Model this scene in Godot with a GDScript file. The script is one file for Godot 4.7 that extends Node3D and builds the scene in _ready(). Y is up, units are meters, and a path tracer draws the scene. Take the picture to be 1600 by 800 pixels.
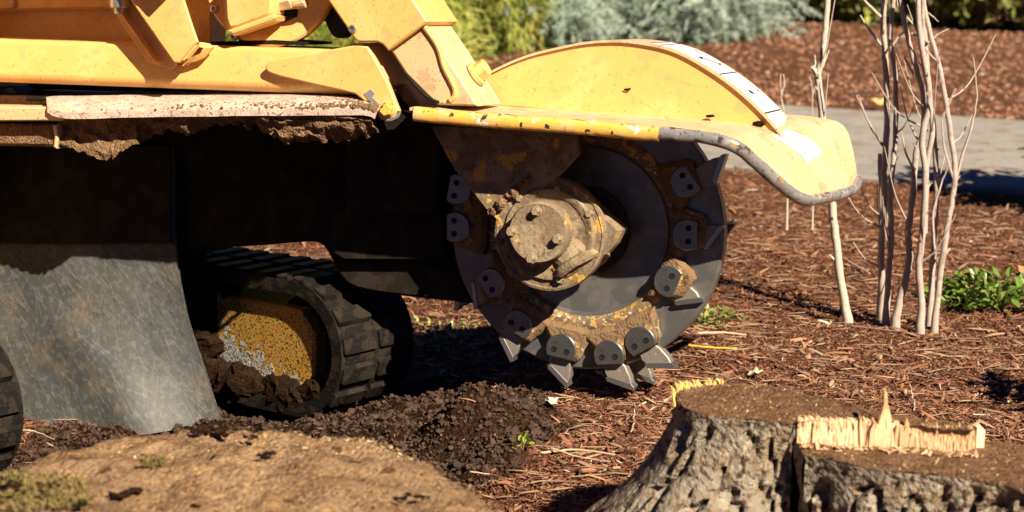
extends Node3D
# A tracked stump grinder at work between two sawn stumps. Metres, y up. The machine's own axes: u along its boom, v up, w towards the viewer's side.

const UP := Vector3.UP
var R := RandomNumberGenerator.new()
var N1 := FastNoiseLite.new()
var N2 := FastNoiseLite.new()
var N3 := FastNoiseLite.new()
var M := {}
var taken := {}
var boom_axes := Transform3D(Basis(Vector3(0.9613, 0, 0.2756), Vector3(0.0192, 0.9976, -.0671), Vector3(-.275, 0.0698, 0.9589)), Vector3(0.1425, -.016, -4.4759))


func _ready() -> void:
	R.seed = 77
	for n in [[N1, 5, 0.9], [N2, 9, 6.0], [N3, 14, 30.0]]:
		n[0].seed = n[1]
		n[0].frequency = n[2]
		n[0].noise_type = FastNoiseLite.TYPE_SIMPLEX_SMOOTH
		n[0].fractal_octaves = 3
	# camera
	var cam := Camera3D.new()
	cam.name = "camera"
	cam.position = Vector3(0, 1.1, 0)
	cam.rotation_degrees = Vector3(-10.2, 0, 0)
	cam.fov = 13.0
	cam.near = 0.1
	cam.far = 200.0
	var lens := CameraAttributesPhysical.new()
	lens.frustum_focal_length = 105.33
	lens.frustum_focus_distance = 4.42
	lens.frustum_near = 0.1
	lens.frustum_far = 200.0
	lens.exposure_aperture = 7.5
	cam.attributes = lens
	add_child(cam)
	cam.current = true
	# sky and exposure
	var env := Environment.new()
	env.background_mode = Environment.BG_SKY
	var sm := ProceduralSkyMaterial.new()
	sm.sky_top_color = Color(0.16, 0.33, 0.66)
	sm.sky_horizon_color = Color(0.55, 0.68, 0.84)
	sm.sky_curve = 0.12
	sm.ground_bottom_color = Color(0.16, 0.11, 0.08)
	sm.ground_horizon_color = Color(0.3, 0.26, 0.22)
	sm.sky_energy_multiplier = 1.0
	var sky := Sky.new()
	sky.sky_material = sm
	env.sky = sky
	env.background_energy_multiplier = 0.155
	env.tonemap_mode = Environment.TONE_MAPPER_LINEAR
	env.tonemap_exposure = 2.25
	env.sdfgi_enabled = true
	env.ssao_enabled = true
	env.ssil_enabled = true
	var we := WorldEnvironment.new()
	we.name = "world_environment"
	we.environment = env
	add_child(we)
	# sun: low winter light from the front right
	var sun := DirectionalLight3D.new()
	sun.name = "sun"
	sun.light_energy = 1.6
	sun.light_color = Color(1.0, 0.93, 0.82)
	sun.light_angular_distance = 0.5
	sun.shadow_enabled = true
	sun.basis = Basis.looking_at(Vector3(-0.441, -0.61, -0.654))
	add_child(sun)

	make_materials()
	build_ground()
	build_background()
	build_grinder()
	build_left_stump()
	build_right_stump()
	build_saplings()
	build_litter()


# ---------------------------------------------------------------- helpers: nodes
func numbered(called: String) -> String:
	if not taken.has(called):
		taken[called] = 0
		return called
	taken[called] += 1
	return "%s_%03d" % [called, taken[called]]


func tag(o: Node, label := "", category := "", group := "", kind := "") -> Node:
	if label:
		o.set_meta("label", label)
	if category:
		o.set_meta("category", category)
	if group:
		o.set_meta("group", group)
	if kind:
		o.set_meta("kind", kind)
	return o


func thing(called: String, label: String, category: String, at := Vector3.ZERO, group := "") -> Node3D:
	var o := Node3D.new()
	o.name = numbered(called)
	o.position = at
	add_child(o)
	tag(o, label, category, group)
	return o


func part(called: String, mesh: Mesh, mat: Material, parent: Node, xf := Transform3D.IDENTITY) -> MeshInstance3D:
	var o := MeshInstance3D.new()
	o.name = numbered(called) if parent == self else called
	o.mesh = mesh
	o.material_override = mat
	o.transform = xf
	parent.add_child(o, true)
	return o


func scatter(called: String, mesh: Mesh, mat: Material, parent: Node, places: Array, colors: PackedColorArray) -> MultiMeshInstance3D:
	var mm := MultiMesh.new()
	mm.transform_format = MultiMesh.TRANSFORM_3D
	mm.use_colors = true
	mm.mesh = mesh
	mm.instance_count = places.size()
	for i in places.size():
		mm.set_instance_transform(i, places[i])
		mm.set_instance_color(i, colors[i])
	var o := MultiMeshInstance3D.new()
	o.name = numbered(called) if parent == self else called
	o.multimesh = mm
	o.material_override = mat
	parent.add_child(o, true)
	return o


# ---------------------------------------------------------------- helpers: shapes
class Shape:
	var p := PackedVector3Array()

	func tri(a: Vector3, b: Vector3, c: Vector3) -> void:
		p.append(a)
		p.append(b)
		p.append(c)

	func quad(a: Vector3, b: Vector3, c: Vector3, d: Vector3) -> void:
		tri(a, b, c)
		tri(a, c, d)

	func fan(ring: Array, flip: bool) -> void:
		var m := Vector3.ZERO
		for v in ring:
			m += v
		m /= ring.size()
		for i in ring.size():
			var a: Vector3 = ring[i]
			var b: Vector3 = ring[(i + 1) % ring.size()]
			if flip:
				tri(m, b, a)
			else:
				tri(m, a, b)

	func skin(a: Array, b: Array, closed := true) -> void:
		for i in (a.size() if closed else a.size() - 1):
			var j := (i + 1) % a.size()
			quad(a[i], a[j], b[j], b[i])

	# an outline in the x-y plane, from z0 to z1, with chamfered rims
	func prism(outline: Array, z0: float, z1: float, bev := 0.0, xf := Transform3D.IDENTITY) -> void:
		var o := outline.duplicate()
		var area := 0.0
		for i in o.size():
			area += o[i].cross(o[(i + 1) % o.size()])
		if area < 0.0:
			o.reverse()
		var inset := []
		for i in o.size():
			var e0: Vector2 = (o[i] - o[i - 1]).normalized()
			var e1: Vector2 = (o[(i + 1) % o.size()] - o[i]).normalized()
			var n0 := Vector2(-e0.y, e0.x)
			var n1 := Vector2(-e1.y, e1.x)
			var m := n0 + n1
			m = m / maxf(m.length_squared() / 2.0, 0.5)
			inset.append(o[i] + m * bev)
		var rings := []
		if bev > 0.0:
			rings = [[inset, z0], [o, z0 + bev], [o, z1 - bev], [inset, z1]]
		else:
			rings = [[o, z0], [o, z1]]
		var made := []
		for r in rings:
			var ring := []
			for v in r[0]:
				ring.append(xf * Vector3(v.x, v.y, r[1]))
			made.append(ring)
		for i in made.size() - 1:
			skin(made[i + 1], made[i])
		var flat := PackedVector2Array(rings[0][0])
		var t := Geometry2D.triangulate_polygon(flat)
		for i in range(0, t.size(), 3):
			var a: Vector3 = made[0][t[i]]
			var b: Vector3 = made[0][t[i + 1]]
			var c: Vector3 = made[0][t[i + 2]]
			var a2: Vector3 = made[-1][t[i]]
			var b2: Vector3 = made[-1][t[i + 1]]
			var c2: Vector3 = made[-1][t[i + 2]]
			var f: Vector2 = flat[t[i]]
			if (flat[t[i + 1]] - f).cross(flat[t[i + 2]] - f) > 0.0:
				tri(a, b, c)
				tri(a2, c2, b2)
			else:
				tri(a, c, b)
				tri(a2, b2, c2)

	func box(size: Vector3, bev: float, xf := Transform3D.IDENTITY) -> void:
		var h := size / 2.0
		prism([Vector2(-h.x, -h.y), Vector2(h.x, -h.y), Vector2(h.x, h.y), Vector2(-h.x, h.y)], -h.z, h.z, bev, xf)

	# a pipe along a path; radius a number or one per point
	func tube(path: Array, radius, n := 8, cap := true, squash := 1.0) -> void:
		var last := []
		var side := Vector3.ZERO
		for i in path.size():
			var d: Vector3 = (path[mini(i + 1, path.size() - 1)] - path[maxi(i - 1, 0)]).normalized()
			if side == Vector3.ZERO:
				side = d.cross(Vector3.UP if absf(d.y) < 0.9 else Vector3.RIGHT).normalized()
			side = (side - d * side.dot(d)).normalized()
			var other := d.cross(side)
			var r: float = radius[i] if radius is Array else radius
			var ring := []
			for k in n:
				var a := TAU * k / n
				ring.append(path[i] + side * cos(a) * r * squash + other * sin(a) * r)
			if i > 0:
				skin(last, ring)
			elif cap:
				fan(ring, false)
			last = ring
		if cap:
			fan(last, true)

	# (radius, z) pairs turned round z
	func lathe(profile: Array, n: int, xf := Transform3D.IDENTITY) -> void:
		var last := []
		for i in profile.size():
			var ring := []
			for k in n:
				var a := TAU * k / n
				ring.append(xf * Vector3(cos(a) * profile[i].x, sin(a) * profile[i].x, profile[i].y))
			if i > 0:
				skin(ring, last)
			last = ring

	func grid(rows: Array, closed := false) -> void:
		for i in rows.size() - 1:
			skin(rows[i], rows[i + 1], closed)

	# a sheet with thickness, given by rows of points
	func sheet(rows: Array, off: Vector3) -> void:
		var low := []
		for r in rows:
			var q := []
			for v in r:
				q.append(v - off)
			low.append(q)
		grid(rows)
		for i in low.size() - 1:
			skin(low[i + 1], low[i], false)
		skin(low[0], rows[0], false)
		skin(rows[-1], low[-1], false)
		for e in [0, -1]:
			for i in rows.size() - 1:
				quad(rows[i][e], rows[i + 1][e], low[i + 1][e], low[i][e])

	func split(most: float, times := 5) -> void:
		for t in times:
			var q := PackedVector3Array()
			var m2 := most * most
			var any := false
			for i in range(0, p.size(), 3):
				var v := [p[i], p[i + 1], p[i + 2]]
				var long := [v[0].distance_squared_to(v[1]) > m2, v[1].distance_squared_to(v[2]) > m2, v[2].distance_squared_to(v[0]) > m2]
				var n := long.count(true)
				if n == 0:
					q.append_array(v)
					continue
				any = true
				var mid := [(v[0] + v[1]) / 2.0, (v[1] + v[2]) / 2.0, (v[2] + v[0]) / 2.0]
				if n == 3:
					q.append_array([v[0], mid[0], mid[2], mid[0], v[1], mid[1], mid[2], mid[1], v[2], mid[0], mid[1], mid[2]])
				elif n == 1:
					var k := long.find(true)
					q.append_array([v[k], mid[k], v[(k + 2) % 3], mid[k], v[(k + 1) % 3], v[(k + 2) % 3]])
				else:
					var s := long.find(false)
					var a: Vector3 = v[s]
					var b: Vector3 = v[(s + 1) % 3]
					var c: Vector3 = v[(s + 2) % 3]
					var bc: Vector3 = mid[(s + 1) % 3]
					var ca: Vector3 = mid[(s + 2) % 3]
					q.append_array([a, b, bc, a, bc, ca, ca, bc, c])
			p = q
			if not any:
				break

	func rough(noise: FastNoiseLite, amount: float, scale := 1.0) -> void:
		for i in p.size():
			var v := p[i] * scale
			p[i] += Vector3(noise.get_noise_3dv(v), noise.get_noise_3d(v.x + 31.0, v.y, v.z), noise.get_noise_3d(v.x, v.y + 57.0, v.z)) * amount

	func made(crease := 38.0) -> ArrayMesh:
		var at := {}
		var n := p.size() / 3
		var face := PackedVector3Array()
		face.resize(n)
		for i in n:
			var f := (p[i * 3 + 2] - p[i * 3]).cross(p[i * 3 + 1] - p[i * 3])
			face[i] = f
			for k in 3:
				var key := Vector3i((p[i * 3 + k] * 20000.0).round())
				if at.has(key):
					at[key].append(i)
				else:
					at[key] = [i]
		var normals := PackedVector3Array()
		normals.resize(p.size())
		var least := cos(deg_to_rad(crease))
		var unit := PackedVector3Array()
		unit.resize(n)
		for i in n:
			unit[i] = face[i].normalized()
		for i in n:
			for k in 3:
				var sum := Vector3.ZERO
				for j in at[Vector3i((p[i * 3 + k] * 20000.0).round())]:
					if unit[j].dot(unit[i]) > least:
						sum += face[j]
				normals[i * 3 + k] = sum.normalized() if sum.length_squared() > 0.0 else Vector3.UP
		var arrays := []
		arrays.resize(Mesh.ARRAY_MAX)
		arrays[Mesh.ARRAY_VERTEX] = p
		arrays[Mesh.ARRAY_NORMAL] = normals
		var m := ArrayMesh.new()
		m.add_surface_from_arrays(Mesh.PRIMITIVE_TRIANGLES, arrays)
		return m


func smooth_path(pts: Array, each := 4) -> Array:
	var out := []
	for i in pts.size() - 1:
		var a = pts[maxi(i - 1, 0)]
		var d = pts[mini(i + 2, pts.size() - 1)]
		for k in each:
			out.append(pts[i].cubic_interpolate(pts[i + 1], a, d, float(k) / each))
	out.append(pts[-1])
	return out


func facing(at: Vector3, z: Vector3, spin := 0.0) -> Transform3D:
	z = z.normalized()
	var x := (UP if absf(z.y) < 0.95 else Vector3.RIGHT).cross(z).normalized()
	return Transform3D(Basis(x, z.cross(x), z).rotated(z, spin), at)


func hexagon(r: float) -> Array:
	var o := []
	for k in 6:
		o.append(Vector2.from_angle(TAU * k / 6.0) * r)
	return o


func circle(r: float, n := 24, c := Vector2.ZERO) -> Array:
	var o := []
	for k in n:
		o.append(c + Vector2.from_angle(TAU * k / n) * r)
	return o


func bolt_shape(r: float, h: float, washer := 1.35) -> ArrayMesh:
	var s := Shape.new()
	if washer > 0.0:
		s.lathe([Vector2(0.0, 0.0), Vector2(r * washer, 0.0), Vector2(r * washer, h * 0.22), Vector2(r * washer * 0.93, h * 0.3), Vector2(0.0, h * 0.3)], 20)
	s.prism(hexagon(r), h * 0.2, h, r * 0.12)
	return s.made()


func socket_bolt(r: float, h: float) -> ArrayMesh:
	var s := Shape.new()
	s.lathe([Vector2(r, 0.0), Vector2(r, h * 0.8), Vector2(r * 0.86, h), Vector2(r * 0.5, h), Vector2(r * 0.45, h * 0.5), Vector2(0.0, h * 0.5)], 16)
	return s.made()


# ---------------------------------------------------------------- textures and materials
func field(noise_seed: int, freq: float, kind := 0, size := 512) -> PackedByteArray:
	var n := FastNoiseLite.new()
	n.seed = noise_seed
	n.frequency = freq
	n.noise_type = FastNoiseLite.TYPE_CELLULAR if kind == 1 else FastNoiseLite.TYPE_SIMPLEX_SMOOTH
	n.fractal_type = FastNoiseLite.FRACTAL_RIDGED if kind == 2 else FastNoiseLite.FRACTAL_NONE if kind == 1 else FastNoiseLite.FRACTAL_FBM
	n.fractal_octaves = 5
	var im := n.get_seamless_image(size, size, false, false, 0.15)
	im.convert(Image.FORMAT_L8)
	return im.get_data()


# layers: [seed, frequency, kind, from, to, colour]; colour.a is the most it covers
func layered(base: Color, layers: Array, size := 400) -> Image:
	var n := size * size
	var rgb := PackedFloat32Array()
	rgb.resize(n * 3)
	for i in n:
		rgb[i * 3] = base.r
		rgb[i * 3 + 1] = base.g
		rgb[i * 3 + 2] = base.b
	for l in layers:
		var f := field(l[0], l[1], l[2], size)
		var c: Color = l[5]
		var lut := PackedFloat32Array()
		for k in 256:
			lut.append(smoothstep(l[3], l[4], k / 255.0) * c.a if l[3] < l[4] else (1.0 - smoothstep(l[4], l[3], k / 255.0)) * c.a)
		for i in n:
			var t := lut[f[i]]
			if t > 0.0:
				rgb[i * 3] += (c.r - rgb[i * 3]) * t
				rgb[i * 3 + 1] += (c.g - rgb[i * 3 + 1]) * t
				rgb[i * 3 + 2] += (c.b - rgb[i * 3 + 2]) * t
	var out := PackedByteArray()
	out.resize(n * 3)
	for i in n * 3:
		out[i] = int(clampf(rgb[i], 0.0, 1.0) * 255.0)
	return Image.create_from_data(size, size, false, Image.FORMAT_RGB8, out)


func strokes(im: Image, count: int, length: float, angle: float, spread: float, colors: Array, s: int) -> void:
	var r := RandomNumberGenerator.new()
	r.seed = s
	var w := im.get_width()
	for i in count:
		var p := Vector2(r.randf() * w, r.randf() * w)
		var d := Vector2.from_angle(angle + r.randfn(0.0, spread))
		var c: Color = colors[r.randi() % colors.size()]
		var a := r.randf_range(0.1, 0.55)
		for k in int(length * r.randf_range(0.3, 1.3)):
			p += d
			d = d.rotated(r.randfn(0.0, 0.01))
			var x := posmod(int(p.x), w)
			var y := posmod(int(p.y), w)
			im.set_pixel(x, y, im.get_pixel(x, y).lerp(c, a))


func surface(called: String, im: Image, period: float, rough := 0.8, metal := 0.0, bump := 0.0, bump_field := [], bump_period := 0.0) -> StandardMaterial3D:
	var m := StandardMaterial3D.new()
	m.resource_name = called
	m.albedo_texture = ImageTexture.create_from_image(im)
	m.roughness = rough
	m.metallic = metal
	m.uv1_triplanar = true
	m.uv1_scale = Vector3.ONE / period
	m.uv1_triplanar_sharpness = 4.0
	if bump != 0.0:
		m.heightmap_enabled = true
		m.heightmap_scale = bump
		var src := im
		if bump_field:
			src = Image.create_from_data(512, 512, false, Image.FORMAT_L8, field(bump_field[0], bump_field[1], bump_field[2]))
		m.heightmap_texture = ImageTexture.create_from_image(src)
	M[called] = m
	return m


func plain(called: String, c: Color, rough := 0.8, metal := 0.0) -> StandardMaterial3D:
	var m := StandardMaterial3D.new()
	m.resource_name = called
	m.albedo_color = c
	m.roughness = rough
	m.metallic = metal
	M[called] = m
	return m


func tinted(called: String, rough := 0.9) -> StandardMaterial3D:
	var m := plain(called, Color.WHITE, rough)
	m.vertex_color_use_as_albedo = true
	return m


func make_materials() -> void:
	var yellow := Color(0.87, 0.68, 0.40)
	var paint := layered(yellow, [
		[1, 0.006, 0, 0.45, 0.8, Color(0.88, 0.74, 0.5, 0.5)], [2, 0.02, 0, 0.55, 0.85, Color(0.80, 0.64, 0.38, 0.45)],
		[3, 0.05, 0, 0.74, 0.86, Color(0.66, 0.52, 0.33, 0.5)], [6, 0.01, 0, 0.68, 0.84, Color(0.74, 0.60, 0.43, 0.5)], [4, 0.12, 0, 0.80, 0.86, Color(0.36, 0.27, 0.18, 0.75)]], 512)
	strokes(paint, 240, 34.0, 0.3, 0.7, [Color(0.93, 0.82, 0.58), Color(0.66, 0.52, 0.32), Color(0.6, 0.48, 0.33)], 5)
	surface("yellow_paint", paint, 0.5, 0.45)
	var dusty := layered(Color(0.79, 0.67, 0.50), [
		[11, 0.008, 0, 0.35, 0.65, Color(0.78, 0.68, 0.56, 0.85)], [12, 0.03, 0, 0.5, 0.8, Color(0.77, 0.66, 0.52, 0.6)], [15, 0.012, 0, 0.66, 0.8, Color(0.66, 0.54, 0.42, 0.6)],
		[13, 0.09, 0, 0.74, 0.86, Color(0.5, 0.39, 0.29, 0.6)], [14, 0.12, 0, 0.79, 0.85, Color(0.26, 0.19, 0.14, 0.8)]], 512)
	strokes(dusty, 260, 40.0, 0.2, 0.6, [Color(0.92, 0.84, 0.68), Color(0.62, 0.5, 0.38)], 6)
	surface("dusty_paint", dusty, 0.5, 0.7)
	surface("chipped_paint", layered(Color(0.87, 0.67, 0.31), [
		[21, 0.012, 0, 0.6, 0.7, Color(0.82, 0.69, 0.5, 0.7)], [22, 0.014, 0, 0.77, 0.79, Color(0.87, 0.85, 0.82, 0.9)],
		[23, 0.02, 0, 0.79, 0.81, Color(0.16, 0.16, 0.2, 0.95)], [24, 0.06, 0, 0.74, 0.84, Color(0.5, 0.35, 0.18, 0.7)]]), 0.3, 0.5)
	surface("bare_steel", layered(Color(0.58, 0.57, 0.575), [
		[31, 0.012, 0, 0.55, 0.8, Color(0.72, 0.71, 0.72, 0.9)], [32, 0.012, 0, 0.66, 0.8, Color(0.26, 0.24, 0.24, 0.8)],
		[33, 0.012, 0, 0.74, 0.76, Color(0.75, 0.58, 0.3, 0.8)], [34, 0.09, 0, 0.72, 0.8, Color(0.2, 0.16, 0.12, 0.8)]]), 0.26, 0.26, 0.35)
	surface("disc_steel", layered(Color(0.42, 0.42, 0.425), [
		[41, 0.008, 0, 0.4, 0.75, Color(0.52, 0.51, 0.50, 0.7)], [42, 0.12, 0, 0.66, 0.85, Color(0.52, 0.49, 0.45, 0.4)], [43, 0.1, 0, 0.8, 0.84, Color(0.16, 0.15, 0.15, 0.6)]]), 0.2, 0.32, 0.55)
	surface("clamp_steel", layered(Color(0.50, 0.505, 0.515), [
		[51, 0.012, 0, 0.5, 0.8, Color(0.58, 0.58, 0.58, 0.6)], [52, 0.12, 0, 0.76, 0.82, Color(0.22, 0.22, 0.24, 0.6)], [53, 0.02, 0, 0.72, 0.82, Color(0.42, 0.36, 0.3, 0.5)]]), 0.14, 0.32, 0.85)
	surface("tooth_steel", layered(Color(0.52, 0.50, 0.48), [
		[55, 0.02, 0, 0.45, 0.8, Color(0.55, 0.51, 0.46, 0.8)], [56, 0.03, 0, 0.72, 0.8, Color(0.66, 0.64, 0.62, 0.7)], [57, 0.06, 0, 0.78, 0.82, Color(0.2, 0.14, 0.1, 0.8)]]), 0.14, 0.45, 0.4)
	plain("carbide", Color(0.62, 0.62, 0.64), 0.22, 0.85)
	surface("holder_steel", layered(Color(0.46, 0.375, 0.285), [
		[61, 0.009, 0, 0.76, 0.78, Color(0.80, 0.62, 0.32, 0.85)], [62, 0.03, 0, 0.45, 0.8, Color(0.50, 0.42, 0.33, 0.7)], [63, 0.02, 0, 0.66, 0.8, Color(0.30, 0.22, 0.15, 0.7)]]), 0.26, 0.75, 0.0, 0.2, [64, 0.06, 0])
	surface("worn_ring", layered(Color(0.47, 0.385, 0.285), [
		[65, 0.012, 0, 0.55, 0.65, Color(0.36, 0.32, 0.28, 0.9)], [66, 0.05, 0, 0.74, 0.77, Color(0.88, 0.87, 0.84, 0.9)], [67, 0.02, 0, 0.6, 0.66, Color(0.78, 0.6, 0.30, 0.85)]]), 0.2, 0.65)
	surface("caked_dirt", layered(Color(0.48, 0.42, 0.35), [
		[71, 0.008, 0, 0.45, 0.75, Color(0.59, 0.53, 0.44, 0.8)], [72, 0.008, 0, 0.70, 0.72, Color(0.80, 0.62, 0.30, 0.85)],
		[73, 0.03, 0, 0.6, 0.8, Color(0.41, 0.345, 0.27, 0.7)], [74, 0.09, 0, 0.78, 0.84, Color(0.26, 0.19, 0.13, 0.8)]]), 0.32, 0.92, 0.0, 0.12, [75, 0.05, 0])
	surface("dried_mud", layered(Color(0.45, 0.355, 0.27), [
		[76, 0.015, 0, 0.45, 0.7, Color(0.55, 0.45, 0.355, 0.8)], [77, 0.06, 0, 0.64, 0.8, Color(0.26, 0.18, 0.12, 0.8)], [78, 0.12, 0, 0.76, 0.8, Color(0.68, 0.56, 0.42, 0.8)]]), 0.2, 0.95, 0.0, 0.4, [79, 0.06, 0])
	surface("wet_soil", layered(Color(0.17, 0.115, 0.08), [
		[81, 0.03, 0, 0.5, 0.75, Color(0.25, 0.17, 0.12, 0.8)], [82, 0.07, 0, 0.62, 0.72, Color(0.08, 0.05, 0.035, 0.85)], [83, 0.11, 0, 0.76, 0.8, Color(0.42, 0.31, 0.2, 0.8)]]), 0.14, 0.95, 0.0, 0.8, [84, 0.06, 0])
	surface("dark_plate", layered(Color(0.115, 0.10, 0.09), [
		[85, 0.01, 0, 0.45, 0.75, Color(0.18, 0.155, 0.13, 0.8)], [86, 0.08, 0, 0.76, 0.82, Color(0.3, 0.24, 0.18, 0.6)]]), 0.3, 0.75)
	surface("track_rubber", layered(Color(0.11, 0.105, 0.105), [
		[87, 0.012, 0, 0.5, 0.72, Color(0.21, 0.18, 0.155, 0.7)], [88, 0.06, 0, 0.7, 0.82, Color(0.32, 0.26, 0.19, 0.6)]]), 0.25, 0.5, 0.0, 0.1, [89, 0.06, 0])
	surface("splattered_paint", layered(Color(0.70, 0.54, 0.24), [
		[91, 0.014, 0, 0.5, 0.75, Color(0.68, 0.49, 0.13, 0.7)], [92, 0.06, 0, 0.64, 0.66, Color(0.17, 0.14, 0.12, 0.95)], [93, 0.03, 0, 0.74, 0.77, Color(0.27, 0.2, 0.14, 0.9)]]), 0.18, 0.6)
	surface("splattered_pale", layered(Color(0.68, 0.69, 0.70), [
		[92, 0.06, 0, 0.64, 0.66, Color(0.17, 0.14, 0.12, 0.95)], [93, 0.03, 0, 0.74, 0.77, Color(0.27, 0.2, 0.14, 0.9)]]), 0.18, 0.5)
	var flap := layered(Color(0.25, 0.262, 0.27), [
		[101, 0.006, 0, 0.42, 0.7, Color(0.31, 0.32, 0.325, 0.8)], [102, 0.008, 0, 0.58, 0.74, Color(0.38, 0.335, 0.285, 0.5)],
		[103, 0.015, 0, 0.62, 0.74, Color(0.25, 0.26, 0.265, 0.7)], [104, 0.08, 0, 0.56, 0.75, Color(0.43, 0.42, 0.39, 0.4)], [105, 0.12, 0, 0.74, 0.8, Color(0.25, 0.23, 0.2, 0.6)]])
	strokes(flap, 1500, 50.0, 0.95, 0.35, [Color(0.45, 0.445, 0.43), Color(0.18, 0.19, 0.19)], 7)
	surface("flap_rubber", flap, 0.62, 0.5, 0.0, 0.05, [106, 0.05, 0])
	surface("pale_dust", layered(Color(0.70, 0.63, 0.58), [
		[111, 0.01, 0, 0.4, 0.7, Color(0.76, 0.7, 0.66, 0.8)], [112, 0.04, 0, 0.62, 0.76, Color(0.5, 0.4, 0.32, 0.7)], [113, 0.12, 0, 0.75, 0.82, Color(0.28, 0.2, 0.15, 0.8)]]), 0.25, 0.85, 0.0, 0.1, [114, 0.07, 0])
	surface("mulch", layered(Color(0.66, 0.64, 0.62), [
		[121, 0.05, 0, 0.45, 0.7, Color(0.92, 0.88, 0.84, 0.8)], [122, 0.08, 1, 0.3, 0.75, Color(0.3, 0.27, 0.25, 0.8)], [123, 0.12, 0, 0.72, 0.78, Color(1.0, 0.98, 0.92, 0.6)]]), 0.3, 0.95, 0.0, 0.8, [124, 0.07, 0])
	M.mulch.vertex_color_use_as_albedo = true
	surface("concrete", layered(Color(0.56, 0.55, 0.53), [
		[131, 0.01, 0, 0.4, 0.7, Color(0.51, 0.5, 0.48, 0.8)], [132, 0.1, 0, 0.6, 0.76, Color(0.5, 0.46, 0.42, 0.6)], [133, 0.02, 0, 0.66, 0.76, Color(0.5, 0.4, 0.32, 0.6)]]), 1.2, 0.9, 0.0, 0.2, [134, 0.08, 0])
	surface("sawdust", layered(Color(0.53, 0.435, 0.345), [
		[141, 0.008, 0, 0.42, 0.7, Color(0.43, 0.335, 0.255, 0.85)], [142, 0.02, 0, 0.55, 0.8, Color(0.6, 0.49, 0.35, 0.7)], [143, 0.07, 0, 0.62, 0.76, Color(0.44, 0.32, 0.22, 0.7)],
		[144, 0.12, 0, 0.74, 0.8, Color(0.78, 0.65, 0.38, 0.8)], [145, 0.02, 0, 0.76, 0.79, Color(0.28, 0.19, 0.12, 0.8)]]), 0.4, 0.97, 0.0, 0.5, [146, 0.08, 0])
	surface("stump_top", layered(Color(0.42, 0.315, 0.25), [
		[151, 0.01, 0, 0.42, 0.7, Color(0.37, 0.275, 0.19, 0.85)], [152, 0.03, 0, 0.55, 0.75, Color(0.52, 0.4, 0.28, 0.7)], [153, 0.1, 0, 0.64, 0.76, Color(0.31, 0.225, 0.15, 0.7)], [154, 0.12, 0, 0.77, 0.81, Color(0.7, 0.57, 0.36, 0.7)]]), 0.3, 0.97, 0.0, 0.4, [155, 0.08, 0])
	surface("bark", layered(Color(0.51, 0.48, 0.435), [
		[161, 0.012, 0, 0.5, 0.72, Color(0.47, 0.375, 0.29, 0.6)], [162, 0.03, 0, 0.52, 0.74, Color(0.64, 0.61, 0.55, 0.75)], [163, 0.06, 0, 0.6, 0.76, Color(0.34, 0.285, 0.235, 0.75)],
		[164, 0.03, 0, 0.68, 0.74, Color(0.2, 0.155, 0.12, 0.8)], [165, 0.12, 0, 0.75, 0.8, Color(0.74, 0.68, 0.5, 0.6)]]), 0.3, 0.95, 0.0, 0.5, [166, 0.05, 0])
	var wood := layered(Color(0.90, 0.77, 0.62), [[171, 0.01, 0, 0.5, 0.8, Color(0.82, 0.66, 0.49, 0.7)], [172, 0.05, 0, 0.66, 0.8, Color(0.9, 0.78, 0.62, 0.8)]])
	strokes(wood, 900, 120.0, PI / 2.0, 0.02, [Color(0.74, 0.57, 0.41), Color(0.95, 0.86, 0.72)], 8)
	surface("torn_wood", wood, 0.16, 0.85)
	surface("weathered_wood", layered(Color(0.80, 0.66, 0.51), [[173, 0.01, 0, 0.5, 0.8, Color(0.68, 0.53, 0.38, 0.8)], [174, 0.05, 0, 0.66, 0.8, Color(0.72, 0.56, 0.4, 0.8)]]), 0.16, 0.9)
	plain("fresh_wood", Color(0.94, 0.87, 0.69), 0.8)
	plain("yellow_fibre", Color(0.85, 0.71, 0.42), 0.85)
	surface("stem_bark", layered(Color(0.655, 0.61, 0.58), [
		[181, 0.02, 0, 0.5, 0.8, Color(0.73, 0.66, 0.62, 0.8)], [182, 0.08, 0, 0.74, 0.8, Color(0.42, 0.36, 0.33, 0.7)], [183, 0.01, 0, 0.62, 0.8, Color(0.56, 0.47, 0.46, 0.7)]]), 0.2, 0.75)
	surface("pale_bark", layered(Color(0.72, 0.68, 0.63), [
		[184, 0.02, 0, 0.5, 0.8, Color(0.79, 0.75, 0.7, 0.8)], [185, 0.08, 0, 0.74, 0.8, Color(0.46, 0.41, 0.36, 0.7)]]), 0.2, 0.75)
	surface("shade_black", layered(Color(0.13, 0.125, 0.12), [[191, 0.01, 0, 0.5, 0.8, Color(0.19, 0.17, 0.15, 0.7)], [192, 0.08, 0, 0.74, 0.82, Color(0.27, 0.23, 0.19, 0.6)]]), 0.3, 0.7)  # near-black, so the flap's upper half looks shaded
	for dull in ["dark_plate", "track_rubber", "shade_black", "caked_dirt", "dried_mud", "wet_soil", "holder_steel", "mulch", "sawdust", "stump_top", "bark"]:
		M[dull].metallic_specular = 0.2
	M.flap_rubber.metallic_specular = 0.35
	plain("tape_white", Color(0.88, 0.87, 0.9), 0.5)
	plain("print_black", Color(0.09, 0.09, 0.13), 0.6)
	plain("print_faded", Color(0.38, 0.36, 0.42), 0.6)
	plain("black_paint", Color(0.09, 0.085, 0.085), 0.55)
	plain("zinc", Color(0.72, 0.71, 0.69), 0.3, 0.8)
	plain("dark_hole", Color(0.12, 0.11, 0.11), 0.6, 0.4)
	plain("twig_brown", Color(0.5, 0.4, 0.32), 0.9)
	plain("twig_pale", Color(0.7, 0.62, 0.53), 0.9)
	tinted("loose_bits")
	tinted("crumbs", 0.97)
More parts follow.
